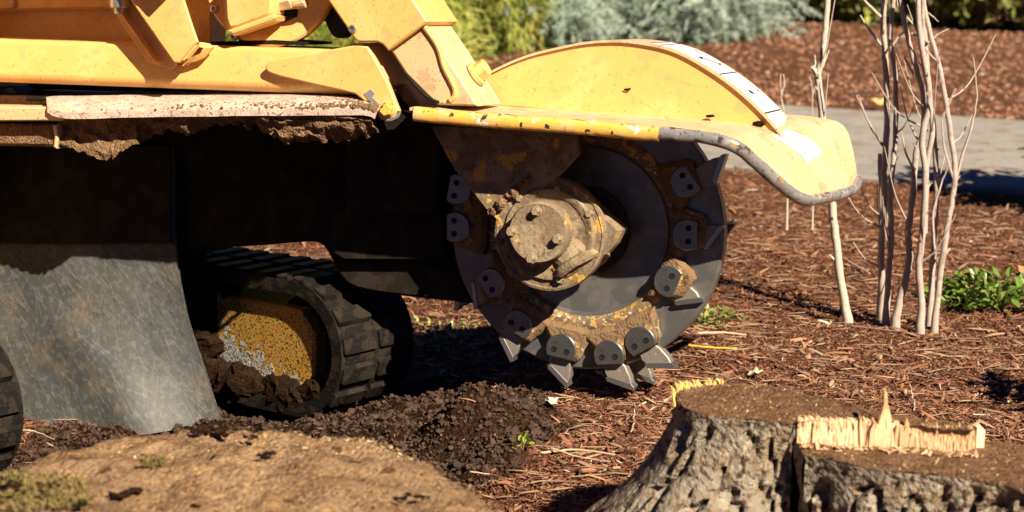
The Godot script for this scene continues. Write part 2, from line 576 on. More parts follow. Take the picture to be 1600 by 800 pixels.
	for n in [["spruce_needles", Color(0.25, 0.3, 0.2)], ["cypress_sprays", Color(0.4, 0.45, 0.1)], ["shrub_leaves", Color(0.35, 0.4, 0.08)]]:
		var m := tinted(n[0], 0.6)
		m.backlight_enabled = true
		m.backlight = n[1]


# ---------------------------------------------------------------- ground
func hump(x: float, z: float, cx: float, cz: float, r: float, h: float) -> float:
	var d := ((x - cx) * (x - cx) + (z - cz) * (z - cz)) / (r * r)
	return h * exp(-d * 1.5)


func soil_at(x: float, z: float) -> float:
	var n := N2.get_noise_2d(x * 0.6, z * 0.6) * 0.16
	var a := smoothstep(1.15, 0.85, Vector2((x + 0.5) / 0.62, (z + 4.35) / 0.62).length() + n)
	var b := smoothstep(1.2, 0.8, Vector2((x + 0.09) / 0.155, (z + 4.17) / 0.3).length() + n)
	return maxf(a, b)


func ground_y(x: float, z: float) -> float:
	var y := -0.13 * smoothstep(0.2, -0.5, x) * smoothstep(-7.0, -5.2, z)
	y += hump(x, z, -0.07, -4.3, 0.12, 0.085) + hump(x, z, -0.02, -4.0, 0.12, 0.05) - hump(x, z, -0.02, -3.75, 0.1, 0.05) - hump(x, z, -0.13, -4.12, 0.1, 0.05)
	y += hump(x, z, -0.33, -4.55, 0.2, 0.05)
	y += hump(x, z, 1.3, -13.0, 2.4, 0.12)
	var s := soil_at(x, z)
	y += N1.get_noise_2d(x, z) * 0.02 + N2.get_noise_2d(x, z) * (0.007 + 0.022 * s) + N3.get_noise_2d(x, z) * (0.004 + 0.012 * s)
	return y


var path_line := [Vector2(14.0, -0.3), Vector2(5.6, -5.75), Vector2(1.3, -8.65), Vector2(-2.6, -11.2), Vector2(-14.0, -18.6)]


func path_distance(x: float, z: float) -> float:
	var best := 1e9
	for i in path_line.size() - 1:
		var q := Geometry2D.get_closest_point_to_segment(Vector2(x, z), path_line[i], path_line[i + 1])
		best = minf(best, q.distance_to(Vector2(x, z)))
	return best


func steps(parts: Array) -> PackedFloat32Array:
	var out := PackedFloat32Array()
	for a in parts:
		var n := int(a[2])
		for i in n:
			out.append(lerpf(a[0], a[1], float(i) / n))
	out.append(parts[-1][1])
	return out


func build_ground() -> void:
	var xs := steps([[-90.0, -12.0, 14], [-12.0, -2.6, 24], [-2.6, -1.0, 36], [-1.0, 1.35, 150], [1.35, 3.4, 48], [3.4, 12.0, 22], [12.0, 90.0, 14]])
	var zs := steps([[1.0, -2.4, 12], [-2.4, -5.9, 220], [-5.9, -9.0, 80], [-9.0, -15.0, 70], [-15.0, -30.0, 20], [-30.0, -110.0, 16]])
	var verts := PackedVector3Array()
	var cols := PackedColorArray()
	for z in zs:
		for x in xs:
			var pd := path_distance(x, z)
			var y := ground_y(x, z) * smoothstep(0.9, 1.5, pd)
			if pd < 0.98:
				y = -0.05
			verts.append(Vector3(x, y, z))
			var s := soil_at(x, z)
			var t := 0.5 + 0.5 * N2.get_noise_2d(x * 0.3 + 7.0, z * 0.3)
			var m := Color(0.215, 0.092, 0.05).lerp(Color(0.30, 0.14, 0.08), t)
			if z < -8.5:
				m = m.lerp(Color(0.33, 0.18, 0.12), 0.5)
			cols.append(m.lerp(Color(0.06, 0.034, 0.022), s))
	var w := xs.size()
	var idx := PackedInt32Array()
	var nor := PackedVector3Array()
	nor.resize(verts.size())
	for j in zs.size() - 1:
		for i in w - 1:
			var a := j * w + i
			idx.append_array([a, a + w, a + 1, a + 1, a + w, a + w + 1])
	for i in range(0, idx.size(), 3):
		var f := (verts[idx[i + 2]] - verts[idx[i]]).cross(verts[idx[i + 1]] - verts[idx[i]])
		if f.y < 0.0:
			f = -f
			var k := idx[i + 1]
			idx[i + 1] = idx[i + 2]
			idx[i + 2] = k
		for k in 3:
			nor[idx[i + k]] += f
	for i in nor.size():
		nor[i] = nor[i].normalized()
	var arrays := []
	arrays.resize(Mesh.ARRAY_MAX)
	arrays[Mesh.ARRAY_VERTEX] = verts
	arrays[Mesh.ARRAY_NORMAL] = nor
	arrays[Mesh.ARRAY_COLOR] = cols
	arrays[Mesh.ARRAY_INDEX] = idx
	var mesh := ArrayMesh.new()
	mesh.add_surface_from_arrays(Mesh.PRIMITIVE_TRIANGLES, arrays)
	tag(part("ground", mesh, M.mulch, self), "reddish brown bark mulch with dark dug soil by the machine", "", "", "structure")
	# concrete path with a broom-rough top and slab joints
	var i0 := 0
	for seg in path_line.size() - 1:
		var a := Vector3(path_line[seg].x, 0, path_line[seg].y)
		var b := Vector3(path_line[seg + 1].x, 0, path_line[seg + 1].y)
		var n := maxi(1, int(a.distance_to(b) / 1.5))
		var side := (b - a).cross(UP).normalized()
		for k in n:
			if path_line[seg].x > 9.0 or path_line[seg + 1].x < -6.0:
				if k % 2:
					continue
			var p := a.lerp(b, (k + 0.004) / n)
			var q := a.lerp(b, (k + 0.996) / n)
			var c := (p + q) / 2.0
			var s := Shape.new()
			s.box(Vector3(p.distance_to(q), 0.1, 1.86), 0.008, Transform3D(Basis((q - p).normalized(), UP, side), c + Vector3(0, -0.042 + 0.002 * sin(i0 * 3.0), 0)))
			var o := part("path", s.made(), M.concrete, self)
			tag(o, "grey concrete slab of the garden path behind the saplings", "", "concrete path slabs", "structure")
			i0 += 1


# ---------------------------------------------------------------- background planting
func blade(s: Shape, a: Vector3, d: Vector3, side: Vector3, len: float, wid: float, bend: Vector3) -> void:
	var m := a + d * len * 0.5 + bend * 0.4
	var e := a + d * len + bend
	s.tri(a, m + side * wid, m - side * wid)
	s.tri(m - side * wid, m + side * wid, e)


func spray_shape(kind: String, s_seed: int) -> ArrayMesh:
	var r := RandomNumberGenerator.new()
	r.seed = s_seed
	var s := Shape.new()
	if kind == "spruce":
		var pth := []
		for i in 7:
			pth.append(Vector3(0, -0.012 * i * i * 0.25, 0.05 * i))
		s.tube(pth, 0.003, 4, false)
		for i in 110:
			var t := r.randf() * 5.9
			var k := int(t)
			var a: Vector3 = pth[k].lerp(pth[k + 1], t - k)
			var d := Vector3(r.randfn(), r.randfn() + 0.2, 0.9).normalized()
			blade(s, a, d, d.cross(Vector3(r.randfn(), r.randfn(), r.randfn())).normalized(), r.randf_range(0.02, 0.036), 0.0022, Vector3.ZERO)
	elif kind == "cypress":
		for b in 7:
			var a := Vector3(r.randfn() * 0.012, 0, 0.03 * b)
			var d := Vector3(r.randfn() * 0.5, r.randfn() * 0.3, 1.0).normalized()
			for k in 9:
				var e := (d + Vector3(r.randfn() * 0.45, r.randfn() * 0.35, 0)).normalized()
				blade(s, a + d * 0.012 * k, e, e.cross(Vector3(r.randfn(), 1, r.randfn())).normalized(), r.randf_range(0.03, 0.06), 0.0035, Vector3(0, 0, 0.006))
	else:
		for k in 16:
			var d := Vector3(r.randfn() * 0.7, r.randfn() * 0.7, 0.7).normalized()
			var a := Vector3(0, 0, 0.012 * k)
			blade(s, a, d, d.cross(Vector3(r.randfn(), 1.0, r.randfn())).normalized(), r.randf_range(0.04, 0.075), 0.014, Vector3(0, -0.01, 0))
		s.tube([Vector3.ZERO, Vector3(0, 0, 0.2)], 0.002, 4, false)
	return s.made(20.0)


# lobes: [centre, radii]; sprays mostly on the lobes' outside, hanging by DROOP
func foliage(o: Node, kind: String, mat: String, lobes: Array, per_lobe: int, droop: float, shades: Array, s_seed: int, scale := 1.0, low := 0.02) -> void:
	var r := RandomNumberGenerator.new()
	r.seed = s_seed
	for variant in 2:
		var places := []
		var cols := PackedColorArray()
		for l in lobes:
			var tone := r.randf()
			for i in per_lobe / 2:
				var d := Vector3(r.randfn(), r.randfn(), r.randfn()).normalized()
				var depth := 1.0 - absf(r.randfn()) * 0.22
				var at: Vector3 = l[0] + d * l[1] * maxf(depth, 0.2) + Vector3(r.randfn(), r.randfn(), r.randfn()) * 0.03
				at += d * l[1] * N2.get_noise_3dv(at * 0.5) * 0.55
				if at.y < ground_y(at.x, at.z) + low:
					continue
				var out := (d * Vector3(1, 0.6, 1) + Vector3(r.randfn() * 0.35, -droop + r.randfn() * 0.3, r.randfn() * 0.35)).normalized()
				places.append(Transform3D(facing(Vector3.ZERO, out, r.randf() * TAU).basis.scaled(Vector3.ONE * scale * r.randf_range(0.7, 1.35)), at - o.position))
				var c: Color = shades[r.randi() % shades.size()]
				cols.append(c * (0.95 + 0.4 * tone) * r.randf_range(0.8, 1.2))
		tag(scatter("crown", spray_shape(kind, s_seed + variant), M[mat], o, places, cols), "", "", "", "stuff")


func stems_of(o: Node, tops: Array, r0: float) -> void:
	for t in tops:
		var s := Shape.new()
		var m: Vector3 = t * 0.5 + Vector3(t.x * 0.1, 0.05, 0.02)
		s.tube(smooth_path([Vector3(t.x * 0.1, -0.05, t.z * 0.1), m, t], 5), [r0, r0, r0 * 0.9, r0 * 0.9, r0 * 0.8, r0 * 0.7, r0 * 0.6, r0 * 0.5, r0 * 0.4, r0 * 0.35, r0 * 0.3], 6)
		part("trunk", s.made(), M.stem_bark, o)


func build_background() -> void:
	# weeping green cypress behind the machine
	var green := [Color(0.20, 0.24, 0.035), Color(0.27, 0.29, 0.05), Color(0.13, 0.18, 0.03), Color(0.31, 0.30, 0.07)]
	var o := thing("weeping_cypress", "yellow green weeping cypress behind the machine's boom", "shrub", Vector3(-0.65, 0.0, -12.4))
	var lobes := []
	for i in 17:
		lobes.append([Vector3(-1.35 + 0.082 * i + R.randfn() * 0.03, 0.42 + R.randf() * 0.9, -12.1 + R.randfn() * 0.22), Vector3(0.16, 0.48, 0.2)])
	foliage(o, "cypress", "cypress_sprays", lobes, 420, 1.5, green, 31, 1.25)
	stems_of(o, [Vector3(0, 1.2, 0), Vector3(0.25, 0.9, 0.1), Vector3(-0.3, 1.0, 0.05)], 0.05)
	# blue spruce spreading low over the mulch
	var blue := [Color(0.26, 0.33, 0.28), Color(0.31, 0.38, 0.33), Color(0.18, 0.25, 0.2), Color(0.34, 0.40, 0.34)]
	o = thing("blue_spruce", "silvery blue spruce with drooping boughs at the far mulch bed", "shrub", Vector3(0.75, 0.0, -13.1))
	lobes = []
	for i in 13:
		lobes.append([Vector3(-0.28 + 0.122 * i + R.randfn() * 0.04, 0.26 + R.randf() * 0.3, -12.55 + R.randfn() * 0.2), Vector3(0.2, 0.17, 0.28)])
		lobes.append([Vector3(-0.32 + 0.122 * i + R.randfn() * 0.05, 0.72 + R.randf() * 0.35, -12.8 + R.randfn() * 0.2), Vector3(0.24, 0.22, 0.3)])
	foliage(o, "spruce", "spruce_needles", lobes, 200, 0.9, blue, 41, 1.0)
	stems_of(o, [Vector3(0, 1.1, 0), Vector3(0.4, 0.7, 0.2), Vector3(-0.45, 0.7, 0.2), Vector3(0.7, 0.5, 0.1)], 0.05)
	# dark evergreen between, then the mixed shrubs
	var dark := [Color(0.045, 0.065, 0.025), Color(0.07, 0.09, 0.03), Color(0.10, 0.12, 0.04)]
	o = thing("evergreen_shrub", "dark evergreen shrub behind the gap beside the blue spruce", "shrub", Vector3(1.9, 0.0, -14.2))
	lobes = []
	for i in 6:
		lobes.append([Vector3(1.5 + 0.17 * i, 0.75 + 0.2 * R.randf(), -14.2 + 0.15 * R.randfn()), Vector3(0.26, 0.4, 0.3)])
	foliage(o, "shrub", "shrub_leaves", lobes, 420, 0.2, dark, 51, 1.1)
	stems_of(o, [Vector3(0.1, 0.7, 0), Vector3(-0.2, 0.6, 0)], 0.03)
	var lime := [Color(0.20, 0.24, 0.04), Color(0.27, 0.28, 0.055), Color(0.12, 0.16, 0.035), Color(0.20, 0.22, 0.09)]
	o = thing("lime_shrub", "lime green rounded shrub behind the tall sapling stems", "shrub", Vector3(2.45, 0.0, -13.4))
	lobes = []
	for i in 6:
		lobes.append([Vector3(1.86 + 0.15 * i, 0.42 + 0.28 * R.randf(), -13.4 + 0.12 * R.randfn()), Vector3(0.24, 0.3, 0.26)])
	foliage(o, "shrub", "shrub_leaves", lobes, 480, 0.4, lime, 61, 0.9)
	stems_of(o, [Vector3(0.1, 0.5, 0), Vector3(-0.25, 0.5, 0)], 0.03)
	var olive := [Color(0.14, 0.17, 0.035), Color(0.20, 0.21, 0.05), Color(0.075, 0.10, 0.025), Color(0.22, 0.20, 0.09)]
	o = thing("olive_shrub", "olive green shrub with open woody base at the picture's right edge", "shrub", Vector3(3.2, 0.0, -13.3))
	lobes = []
	for i in 7:
		lobes.append([Vector3(2.62 + 0.16 * i, 0.5 + 0.25 * R.randf(), -13.3 + 0.12 * R.randfn()), Vector3(0.24, 0.28, 0.26)])
	foliage(o, "shrub", "shrub_leaves", lobes, 420, 0.3, olive, 71, 0.95, 0.12)
	stems_of(o, [Vector3(0.2, 0.5, 0), Vector3(-0.25, 0.5, 0), Vector3(0.4, 0.6, 0.1), Vector3(-0.1, 0.5, 0.15)], 0.03)
	# taller growth behind them all closes the view
	o = thing("tall_hedge", "tall dark green hedge closing the view behind the shrubs", "hedge", Vector3(0.6, 0.0, -16.2))
	lobes = []
	for i in 16:
		lobes.append([Vector3(-3.6 + 0.6 * i, 0.9 + 0.2 * R.randf(), -16.2 + 0.2 * R.randfn()), Vector3(0.5, 0.95, 0.5)])
	foliage(o, "shrub", "shrub_leaves", lobes, 700, 0.2, [Color(0.055, 0.08, 0.025), Color(0.09, 0.12, 0.035), Color(0.13, 0.16, 0.05)], 81, 1.5)
	stems_of(o, [Vector3(-3, 1.2, 0), Vector3(-1.5, 1.2, 0), Vector3(0, 1.2, 0), Vector3(1.5, 1.2, 0), Vector3(3, 1.2, 0)], 0.05)
	# low juniper seen under the boom
	o = thing("low_juniper", "low bright green juniper seen in the slit under the yellow boom", "shrub", Vector3(-1.4, 0.0, -9.3))
	lobes = []
	for i in 8:
		lobes.append([Vector3(-2.15 + 0.24 * i, 0.12 + 0.04 * R.randf(), -9.25 - 0.06 * i + 0.05 * R.randfn()), Vector3(0.13, 0.12, 0.15)])
	foliage(o, "cypress", "cypress_sprays", lobes, 260, 0.1, green, 91, 1.0)
	stems_of(o, [Vector3(0.5, 0.1, 0), Vector3(-0.5, 0.1, 0)], 0.012)


# ---------------------------------------------------------------- the stump grinder
func bar_prism(outline: Array, w0: float, w1: float, bev := 0.003, split := 0.0, rough := 0.0, noise: FastNoiseLite = null) -> ArrayMesh:
	var s := Shape.new()
	s.prism(outline, w0, w1, bev)
	if split > 0.0:
		s.split(split)
		s.rough(noise if noise else N3, rough)
	return s.made()


func build_grinder() -> void:
	var g := thing("stump_grinder", "yellow tracked stump grinder with toothed cutter wheel under its guard", "stump grinder")
	g.transform = boom_axes
	build_boom(g)
	build_guard(g)
	build_wheel(g)
	build_housing(g)
	build_tracks(g)


func build_boom(g: Node3D) -> void:
	var yp: Material = M.yellow_paint
	# round-cornered lower boom tube
	var top: Vector2 = [Vector2(-.763, 0.7241)][0]
	var low: Vector2 = [Vector2(-.7627, 0.6345)][0]
	var h := (top.y - low.y) / 2.0
	var prof := []
	for c in [[0.215, top.y - 0.012, 0.0, 0.012], [0.03, top.y - 0.012, PI / 2, 0.012], [0.03, low.y + 0.022, PI, 0.022], [0.213, low.y + 0.022, PI * 1.5, 0.022]]:
		for k in 5:
			var a: float = c[2] + PI / 2 * k / 4.0
			prof.append(Vector2(c[0] + cos(a) * c[3], c[1] + sin(a) * c[3]))
	var s := Shape.new()
	var u0: float = [Vector2(-1.4442, 0.6645)][0].x
	var u1: float = [Vector2(-.4287, 0.6905)][0].x
	var ringa := []
	var ringb := []
	for q in prof:
		ringa.append(Vector3(u0, q.y, q.x))
		ringb.append(Vector3(u1, q.y - 0.006, q.x))
	s.skin(ringa, ringb)
	s.fan(ringa, true)
	s.fan(ringb, false)
	var beam := part("boom_tube", s.made(50.0), yp, g)
	# welded plate with a rounded tail, carrying the pivot
	var tail := smooth_path([Vector2(-.5643, 0.6986), Vector2(-.5846, 0.6931), Vector2(-.5981, 0.6814), Vector2(-.5899, 0.6702), Vector2(-.564, 0.6621)], 4)
	var foot := smooth_path([Vector2(-.3678, 0.6137), Vector2(-.3636, 0.5976), Vector2(-.3529, 0.5879), Vector2(-.337, 0.5846), Vector2(-.3225, 0.5914), Vector2(-.3174, 0.6027)], 4)
	var plate := tail + [Vector2(-.4829, 0.6467), Vector2(-.44, 0.6391), Vector2(-.4079, 0.6325), Vector2(-.3918, 0.6205)] + foot + [Vector2(-.3256, 0.6212), Vector2(-.3406, 0.6557), Vector2(-.3636, 0.6949), Vector2(-.3838, 0.7255)] + [Vector2(-.4037, 0.7288), Vector2(-.5104, 0.7088)]
	plate = plate
	part("boom_side_plate", bar_prism(plate, 0.236, 0.253, 0.003), yp, g)
	var wear := [Vector2(-.3908, 0.6331), Vector2(-.3751, 0.6436), Vector2(-.367, 0.6351), Vector2(-.3722, 0.6274), Vector2(-.3561, 0.6142), Vector2(-.3667, 0.6126), Vector2(-.3814, 0.6221)]
	part("worn_patch", bar_prism(wear, 0.2525, 0.2545, 0.0006), M.bare_steel, g)
	part("pivot_bolt", bolt_shape(0.0125, 0.02, 1.2), M.chipped_paint, g, Transform3D(Basis.IDENTITY.rotated(Vector3(0, 0, 1), 0.3), Vector3(-.3388, 0.6047, 0.253)))
	s = Shape.new()
	s.tube(smooth_path([Vector3(-.3623, 0.5976, 0.25), Vector3(-.3529, 0.5879, 0.25), Vector3(-.337, 0.5846, 0.25), Vector3(-.3225, 0.5914, 0.25), Vector3(-.3174, 0.6027, 0.25)], 4), 0.0042, 8)
	part("pivot_boss", s.made(), M.bare_steel, g)
	# dusty end of the tube and the pivot knuckle
	part("boom_end", bar_prism([Vector2(-.4303, 0.7305), Vector2(-.4102, 0.7297), Vector2(-.3902, 0.7252), Vector2(-.3699, 0.6944), Vector2(-.3536, 0.6648), Vector2(-.356, 0.6497), Vector2(-.4292, 0.6401)], 0.02, 0.232, 0.006), M.dusty_paint, g)
	part("end_pad", bar_prism([Vector2(-.3807, 0.6607), Vector2(-.362, 0.6613), Vector2(-.3591, 0.6437), Vector2(-.3777, 0.6394)], 0.05, 0.2, 0.003, 0.02, 0.002), M.caked_dirt, g)
	part("pivot_knuckle", bar_prism([Vector2(-.3857, 0.6606), Vector2(-.3638, 0.656), Vector2(-.3459, 0.6385), Vector2(-.3209, 0.6058), Vector2(-.3467, 0.6024), Vector2(-.3716, 0.6249)], 0.02, 0.1, 0.004), M.dusty_paint, g)
	# dark strip painted in for the shadow along the boom tube's top
	part("tube_shade_strip", bar_prism([Vector2(-.7786, 0.7247), Vector2(-.5983, 0.7339), Vector2(-.53, 0.7304), Vector2(-.5299, 0.7253), Vector2(-.7786, 0.7196)], 0.06, 0.2, 0.001), M.dark_plate, g)
	# upper boom sleeve and the strut that slides in it
	var up := part("upper_boom", bar_prism([Vector2(-.5209, 0.8908), Vector2(-.4641, 0.8147), Vector2(-.4075, 0.7401), Vector2(-.3995, 0.734), Vector2(-.3599, 0.7349), Vector2(-.3493, 0.7302), Vector2(-.3386, 0.7193), Vector2(-.2585, 0.7766), Vector2(-.341, 0.8931)], 0.062, 0.262, 0.0035), yp, g)
	part("side_bolt", socket_bolt(0.0085, 0.012), M.zinc, up, Transform3D(Basis.IDENTITY, Vector3(-.4105, 0.7598, 0.258)))
	var strut := part("guard_strut", bar_prism([Vector2(-.3464, 0.7275), Vector2(-.2828, 0.7835), Vector2(-.2735, 0.7738), Vector2(-.2375, 0.7264), Vector2(-.1603, 0.6159), Vector2(-.2422, 0.6159), Vector2(-.2634, 0.6327), Vector2(-.3073, 0.6725)], 0.075, 0.24, 0.004), M.dusty_paint, g)
	s = Shape.new()
	s.tube(smooth_path([Vector3(-.2727, 0.7689, 0.242), Vector3(-.2434, 0.73, 0.242), Vector3(-.2297, 0.6907, 0.242), Vector3(-.215, 0.6639, 0.242), Vector3(-.2069, 0.6468, 0.242), Vector3(-.2079, 0.6331, 0.242), Vector3(-.2169, 0.6254, 0.242)], 5), 0.0055, 8)
	part("weld_bead", s.made(), yp, strut)
	s = Shape.new()
	s.tube(smooth_path([Vector3(-.308, 0.6738, 0.242), Vector3(-.2853, 0.6495, 0.242), Vector3(-.2627, 0.6303, 0.242), Vector3(-.239, 0.621, 0.242)], 4), 0.0032, 6)
	part("strut_seam", s.made(), M.dark_plate, strut)
	part("strut_bolt", bolt_shape(0.0195, 0.03, 1.3), yp, g, facing(Vector3(-.1966, 0.6732, 0.145), Vector3(0.83, 0.55, 0.0), 0.35))
	# open channel bracket with its web and flange
	var br := part("channel_bracket", bar_prism([Vector2(-.8916, 0.8447), Vector2(-.8666, 0.8072), Vector2(-.7723, 0.6855), Vector2(-.76, 0.6871), Vector2(-.7299, 0.7205), Vector2(-.7217, 0.727), Vector2(-.7342, 0.7594), Vector2(-.7521, 0.8093), Vector2(-.7646, 0.8467)], 0.292, 0.3, 0.002), yp, g)
	part("channel_web", bar_prism([Vector2(-.9716, 0.8341), Vector2(-.8953, 0.8354), Vector2(-.7871, 0.6853), Vector2(-.8052, 0.6707), Vector2(-.8571, 0.6835)], 0.234, 0.24, 0.001), yp, br)
	s = Shape.new()
	var e: Array = [Vector2(-.9552, 0.8413), Vector2(-.93, 0.8062), Vector2(-.8337, 0.685)]
	s.prism([e[0], e[2], e[2] + Vector2(0.0045, 0.0), e[0] + Vector2(0.0045, 0.0)], 0.238, 0.262, 0.001)
	part("channel_flange", s.made(), yp, br)
	s = Shape.new()
	e = [Vector2(-.8964, 0.8448), Vector2(-.7769, 0.6839)]
	s.prism([e[0], e[1], e[1] + Vector2(0.006, 0.0), e[0] + Vector2(0.006, 0.0)], 0.238, 0.295, 0.001)
	part("channel_side", s.made(), yp, br)
	part("bracket_foot", bar_prism([Vector2(-.7896, 0.6818), Vector2(-.7744, 0.686), Vector2(-.7385, 0.7263), Vector2(-.7206, 0.7241), Vector2(-.7096, 0.7168), Vector2(-.7288, 0.696), Vector2(-.7508, 0.6866)], 0.235, 0.262, 0.009), yp, br)
	s = Shape.new()
	s.lathe([Vector2(0.0, 0.06), Vector2(0.021, 0.06), Vector2(0.021, 0.004), Vector2(0.019, 0.0), Vector2(0.012, -0.002), Vector2(0.011, -0.012), Vector2(0.0, -0.012)], 20, facing(Vector3(-.9086, 0.7915, 0.262), UP))
	part("hanging_bolt", s.made(), M.zinc, br)
	# hydraulic motor: ring flange with bolts, cast cone, hose fittings
	var ctr: Vector2 = [Vector2(-.6158, 0.8582)][0]
	s = Shape.new()
	s.lathe([Vector2(0.0, 0.1), Vector2(0.137, 0.1), Vector2(0.14, 0.104), Vector2(0.14, 0.125), Vector2(0.136, 0.129), Vector2(0.118, 0.13), Vector2(0.105, 0.122), Vector2(0.0, 0.122)], 72, Transform3D(Basis.IDENTITY, Vector3(ctr.x, ctr.y, 0.07)))
	var motor := part("hydraulic_motor", s.made(), yp, g)
	for q in [Vector3(-.7286, 0.7925, 0.2), Vector3(-.6852, 0.7384, 0.2), Vector3(-.7484, 0.8485, 0.2)]:
		part("flange_bolt", socket_bolt(0.0085, 0.011), M.zinc, motor, Transform3D(Basis.IDENTITY, Vector3(q.x, q.y, 0.198)))
	part("motor_casting", bar_prism([Vector2(-.6935, 0.8486), Vector2(-.6889, 0.7729), Vector2(-.6792, 0.7478), Vector2(-.6573, 0.7495), Vector2(-.5921, 0.7736), Vector2(-.5786, 0.7851), Vector2(-.5761, 0.8153), Vector2(-.5818, 0.8503)], 0.19, 0.255, 0.012), yp, motor)
	part("casting_rib", bar_prism([Vector2(-.6804, 0.7503), Vector2(-.5827, 0.785), Vector2(-.5732, 0.7802), Vector2(-.5772, 0.7714), Vector2(-.6667, 0.7405)], 0.2, 0.2552, 0.005), yp, motor)
	part("motor_foot", bar_prism([Vector2(-.7037, 0.7596), Vector2(-.6214, 0.7742), Vector2(-.6252, 0.7302), Vector2(-.7035, 0.7258)], 0.05, 0.14, 0.002), M.dark_plate, motor)
	part("port_block", bar_prism([Vector2(-.64, 0.7866), Vector2(-.5537, 0.7958), Vector2(-.555, 0.7806), Vector2(-.5794, 0.77), Vector2(-.637, 0.756)], 0.06, 0.2, 0.004), M.dark_plate, motor)
	s = Shape.new()
	s.prism(hexagon(0.0165), -0.02, 0.02, 0.002, facing(Vector3(-.5718, 0.808, 0.22), Vector3(0.97, 0.2, 0.1)))
	s.tube([Vector3(-.5881, 0.8052, 0.22), Vector3(-.5257, 0.8114, 0.22)], 0.0135, 14)
	s.prism(hexagon(0.0145), -0.012, 0.012, 0.002, facing(Vector3(-.5365, 0.8112, 0.22), Vector3(0.97, 0.2, 0.1), 0.4))
	part("hose_fitting", s.made(), M.dusty_paint, motor)
	part("hose_guard", bar_prism(smooth_path([Vector2(-.5075, 0.7714), Vector2(-.4991, 0.7537), Vector2(-.4894, 0.7424), Vector2(-.4744, 0.7389), Vector2(-.4622, 0.743), Vector2(-.4555, 0.7546)], 3) + [Vector2(-.4809, 0.8279), Vector2(-.5125, 0.8528), Vector2(-.5741, 0.8518), Vector2(-.5625, 0.7958), Vector2(-.5377, 0.781)], 0.13, 0.16, 0.003), M.black_paint, g)
	# the engine panels behind the bracket
	var pan := part("engine_panel", bar_prism([Vector2(-1.5369, 0.8812), Vector2(-.8245, 0.8906), Vector2(-.8237, 0.7028), Vector2(-1.5392, 0.6856)], -0.08, 0.0, 0.004), yp, g)
	part("panel_rail", bar_prism([Vector2(-1.5193, 0.8531), Vector2(-.9794, 0.861), Vector2(-.9793, 0.7885), Vector2(-1.5203, 0.7699)], 0.0, 0.03, 0.006), yp, pan)
	s = Shape.new()
	s.lathe([Vector2(0.0, 0.012), Vector2(0.012, 0.012), Vector2(0.015, 0.006), Vector2(0.015, 0.0)], 16, Transform3D(Basis.IDENTITY, Vector3(-1.2753, 0.7966, 0.03)))
	part("panel_plug", s.made(), M.dusty_paint, pan)
	part("added_hood", bar_prism([Vector2(-1.0941, 1.0863), Vector2(-.2004, 1.0871), Vector2(-.2234, 0.9292), Vector2(-.3533, 0.9105), Vector2(-.5932, 0.9177), Vector2(-.757, 0.9057), Vector2(-1.0949, 0.9068)], -0.08, 0.25, 0.01), yp, g)  # unseen hood added above the view to shade the engine panel
	# added bonnet and unseen side casing above the picture: they shade the bracket and the tube
	part("engine_cover", bar_prism([Vector2(-1.3577, 0.879), Vector2(-1.0687, 0.8828), Vector2(-1.0192, 0.8554), Vector2(-.9868, 0.8534), Vector2(-.9558, 0.8792), Vector2(-.8514, 0.8755), Vector2(-.8278, 0.8381), Vector2(-.8085, 0.8334), Vector2(-.7864, 0.8112), Vector2(-.7755, 0.8465), Vector2(-.7647, 0.8867), Vector2(-.6939, 0.8976), Vector2(-.6947, 1.0587), Vector2(-1.3556, 1.0571)], 0.3, 0.34, 0.004), yp, g)


